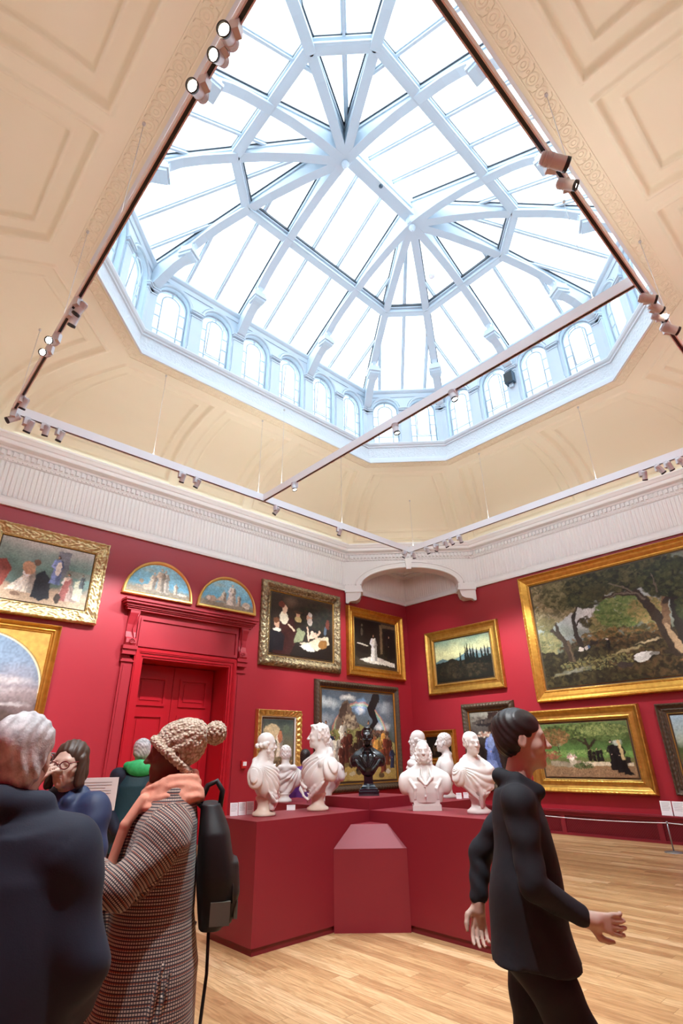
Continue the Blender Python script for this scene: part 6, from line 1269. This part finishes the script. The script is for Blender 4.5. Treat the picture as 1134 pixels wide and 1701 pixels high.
mb = MB(); T = Matrix.Translation(J['head']) @ Matrix.Rotation(.10,4,'Z') @ Matrix.Rotation(-.05,4,'X'); g = lambda x,y,z: T @ Vector((x,y,z))
for s in (-1,1): mb.tube([g(s*.076,-.01,.012), g(s*.066,.08,.010), g(s*.055,.098,.006)], .003, 5); mb.tube([g(s*(.032+.025*math.cos(a)),.101,-.002+.018*math.sin(a)) for a in [k*PI/8 for k in range(16)]], .0032, 5, closed=True)
mb.tube([g(-.009,.104,.002), g(.009,.104,.002)], .003, 5); mb.build('glasses', dark_red_plastic, pz)
# --- man in teal and navy jacket with a green hood, from behind
pz = root('person','grey haired man in a teal jacket with a bright green hood, by the red door','person',(2.50,5.78,0),math.radians(-22))
J = stand(1.80); J['elL'] = (-.27,-.06,1.16); J['wrL'] = (-.12,-.17,.98); J['handL'] = ((.9,.0,-.2),(0,1,0),-1,.4); J['elR'] = (.27,-.06,1.16); J['wrR'] = (.06,-.18,.99); J['handR'] = ((-.9,0,-.2),(0,1,0),1,.4)
S = SDF((-.42,-.34,0),(.42,.42,1.84), .0085); human(S, J, 1.0, 0, 0, 0, .95); S.mesh('body', skin_pale, pz); shoes(J, pz); trousers(J, pz, near_black)
S = SDF((-.14,-.15,1.5),(.14,.15,1.84), .006); S.xf(J['head']); hair_cap(S, 1.04, 0); S.mesh('hair', grey_hair, pz)
S = SDF((-.44,-.34,.74),(.44,.40,1.60), .009); S.loft([(.80,0,.0,.235,.165),(1.0,0,0,.230,.16),(1.2,0,0,.225,.155),(1.36,0,-.01,.21,.14),(1.46,0,-.015,.16,.10)],.04,bump=wrinkle(.006,12)); S.mesh('jacket', teal, pz)
for q, x in (('L',-1),('R',1)):
    S = SDF((-.44,-.34,.80),(.44,.40,1.60), .009); sh, el, wr = [np.array(J[a+q]) for a in ('sh','el','wr')]; S.cap((x*.11,-.02,1.455), sh+np.array((x*.01,0,0)), .062, .084, .03); S.cap(sh, el, .088, .076, .03, bump=lambda X,Y,Z:.007*np.sin(40*Z+20*X)); S.cap(el, wr+(el-wr)*.12, .074, .056, .02, bump=lambda X,Y,Z:.006*np.sin(50*X)); S.mesh('sleeve', navy, pz)
S = SDF((-.2,-.26,1.38),(.2,.12,1.66), .007); S.ell((0,-.10,1.52),(.135,.085,.075),.02,bump=wrinkle(.006,26)); S.path([(-.10,.03,1.53),(-.12,-.06,1.545),(0,-.13,1.56),(.12,-.06,1.545),(.10,.03,1.53)],.034,.02); S.ell((0,.0,1.60),(.085,.10,.09),.01,'-'); S.mesh('hood', green, pz)
# --- visitor in purple beyond the busts
pz = root('person','visitor in a purple top with dark hair, half hidden between two left busts','person',(6.18,7.62,0),math.radians(-25))
J = stand(1.72); S = SDF((-.40,-.30,0),(.40,.40,1.76), .010); human(S, J, 1.0, -.3); S.mesh('body', skin_pale, pz); shoes(J, pz); trousers(J, pz, near_black)
S = SDF((-.14,-.15,1.4),(.14,.15,1.78), .007); S.xf(J['head'], -.3); hair_cap(S, 1.06, 1, low=.02); S.mesh('hair', dark_hair, pz)
S = SDF((-.42,-.32,.80),(.42,.36,1.54), .010); S.loft([(.86,0,0,.20,.15),(1.1,0,0,.195,.145),(1.3,0,-.005,.20,.135),(1.41,0,-.015,.14,.09)],.04,bump=wrinkle(.006,14))
for q, x in (('L',-1),('R',1)):
    sh, el, wr = [np.array(J[a+q]) for a in ('sh','el','wr')]; S.cap((0,-.02,1.42), sh, .06, .07, .05); S.cap(sh, el, .072, .060, .03); S.cap(el, wr+(el-wr)*.12, .060, .046, .02)
S.mesh('jumper', purple, pz)
# --- walking man in dark clothes on the right
pz = root('person','person in dark clothes striding past the right arm of the plinth','person',(2.22,1.35,0),math.radians(-146))
J = stand(1.80); J['head'] = (0,.075,1.66); J['neck'] = (0,.03,1.50); J['chest'] = (0,.02,1.30)
J.update(shL=(-.17,.03,1.43), shR=(.17,.01,1.43), elL=(-.23,-.16,1.20), wrL=(-.19,-.19,1.03), elR=(.22,.02,1.17), wrR=(.14,.19,1.06), handL=((0,-.1,-1),(1,.3,0),1,.5), handR=((-.1,.95,-.15),(-1,0,0),-1,.5),
  knL=(-.10,-.04,.50), anL=(-.10,-.34,.16), knR=(.10,.20,.52), anR=(.10,.30,.09), hipL=(-.09,-.01,.92), hipR=(.09,.01,.92))
S = SDF((-.34,-.46,0),(.34,.54,1.84), .0056); human(S, J, 1.0, 0, -.05); S.mesh('body', skin_pale, pz); trousers(J, pz, near_black, .008, .05, None, .9); shoes(J, pz)
S = SDF((-.14,-.12,1.5),(.14,.2,1.86), .006); S.xf(J['head'],0,-.05); hair_cap(S, 1.05, 0); S.mesh('hair', dark_hair, pz)
S = SDF((-.44,-.40,.78),(.44,.46,1.60), .0085); S.loft([(.90,0,.0,.205,.168),(1.0,0,0,.192,.152),(1.2,0,.01,.180,.124),(1.36,0,.015,.180,.112),(1.46,0,.02,.14,.085)],.03,bump=wrinkle(.008,16,(.5,.3,1)))
for q, x in (('L',-1),('R',1)):
    sh, el, wr = [np.array(J[a+q]) for a in ('sh','el','wr')]; S.cap((0,.02,1.45), sh, .055, .062, .04); S.cap(sh, el, .060, .050, .02, bump=lambda X,Y,Z:.0035*np.sin(60*Z+30*X)); S.cap(el, wr+(el-wr)*.12, .050, .038, .015, bump=lambda X,Y,Z:.003*np.sin(75*(Y+Z)))
S.path([(-.06,.10,1.46),(-.08,.02,1.50),(0,-.04,1.515),(.08,.02,1.50),(.06,.10,1.46)],.03,.02); S.mesh('jacket', near_black, pz)
# ------------------------------------------------------------------ daylight
w = bpy.data.worlds.new('overcast_sky'); SC.world = w; w.use_nodes = True
bg = w.node_tree.nodes['Background']; bg.inputs[0].default_value = (.80, .92, 1, 1); bg.inputs[1].default_value = 2.2
P = bpy.data.lights.new('roof_opening', 'AREA'); P.shape = 'RECTANGLE'; P.size = 9.2; P.size_y = 7.4; P.cycles.is_portal = True
o = bpy.data.objects.new('roof_opening', P); COL.objects.link(o); o.location = (CX, CY, 9.02)
vs = SC.view_settings; vs.view_transform = 'Standard'; vs.look = 'None'; vs.exposure = 1.27; vs.gamma = 1; vs.use_curve_mapping = False
SC.display_settings.display_device = 'sRGB'
SC.cycles.max_bounces = 8; SC.cycles.diffuse_bounces = 5; SC.cycles.transparent_max_bounces = 8; SC.cycles.glossy_bounces = 3; SC.cycles.sample_clamp_indirect = 6
SC.cycles.use_denoising = True; SC.cycles.caustics_reflective = False; SC.cycles.caustics_refractive = False
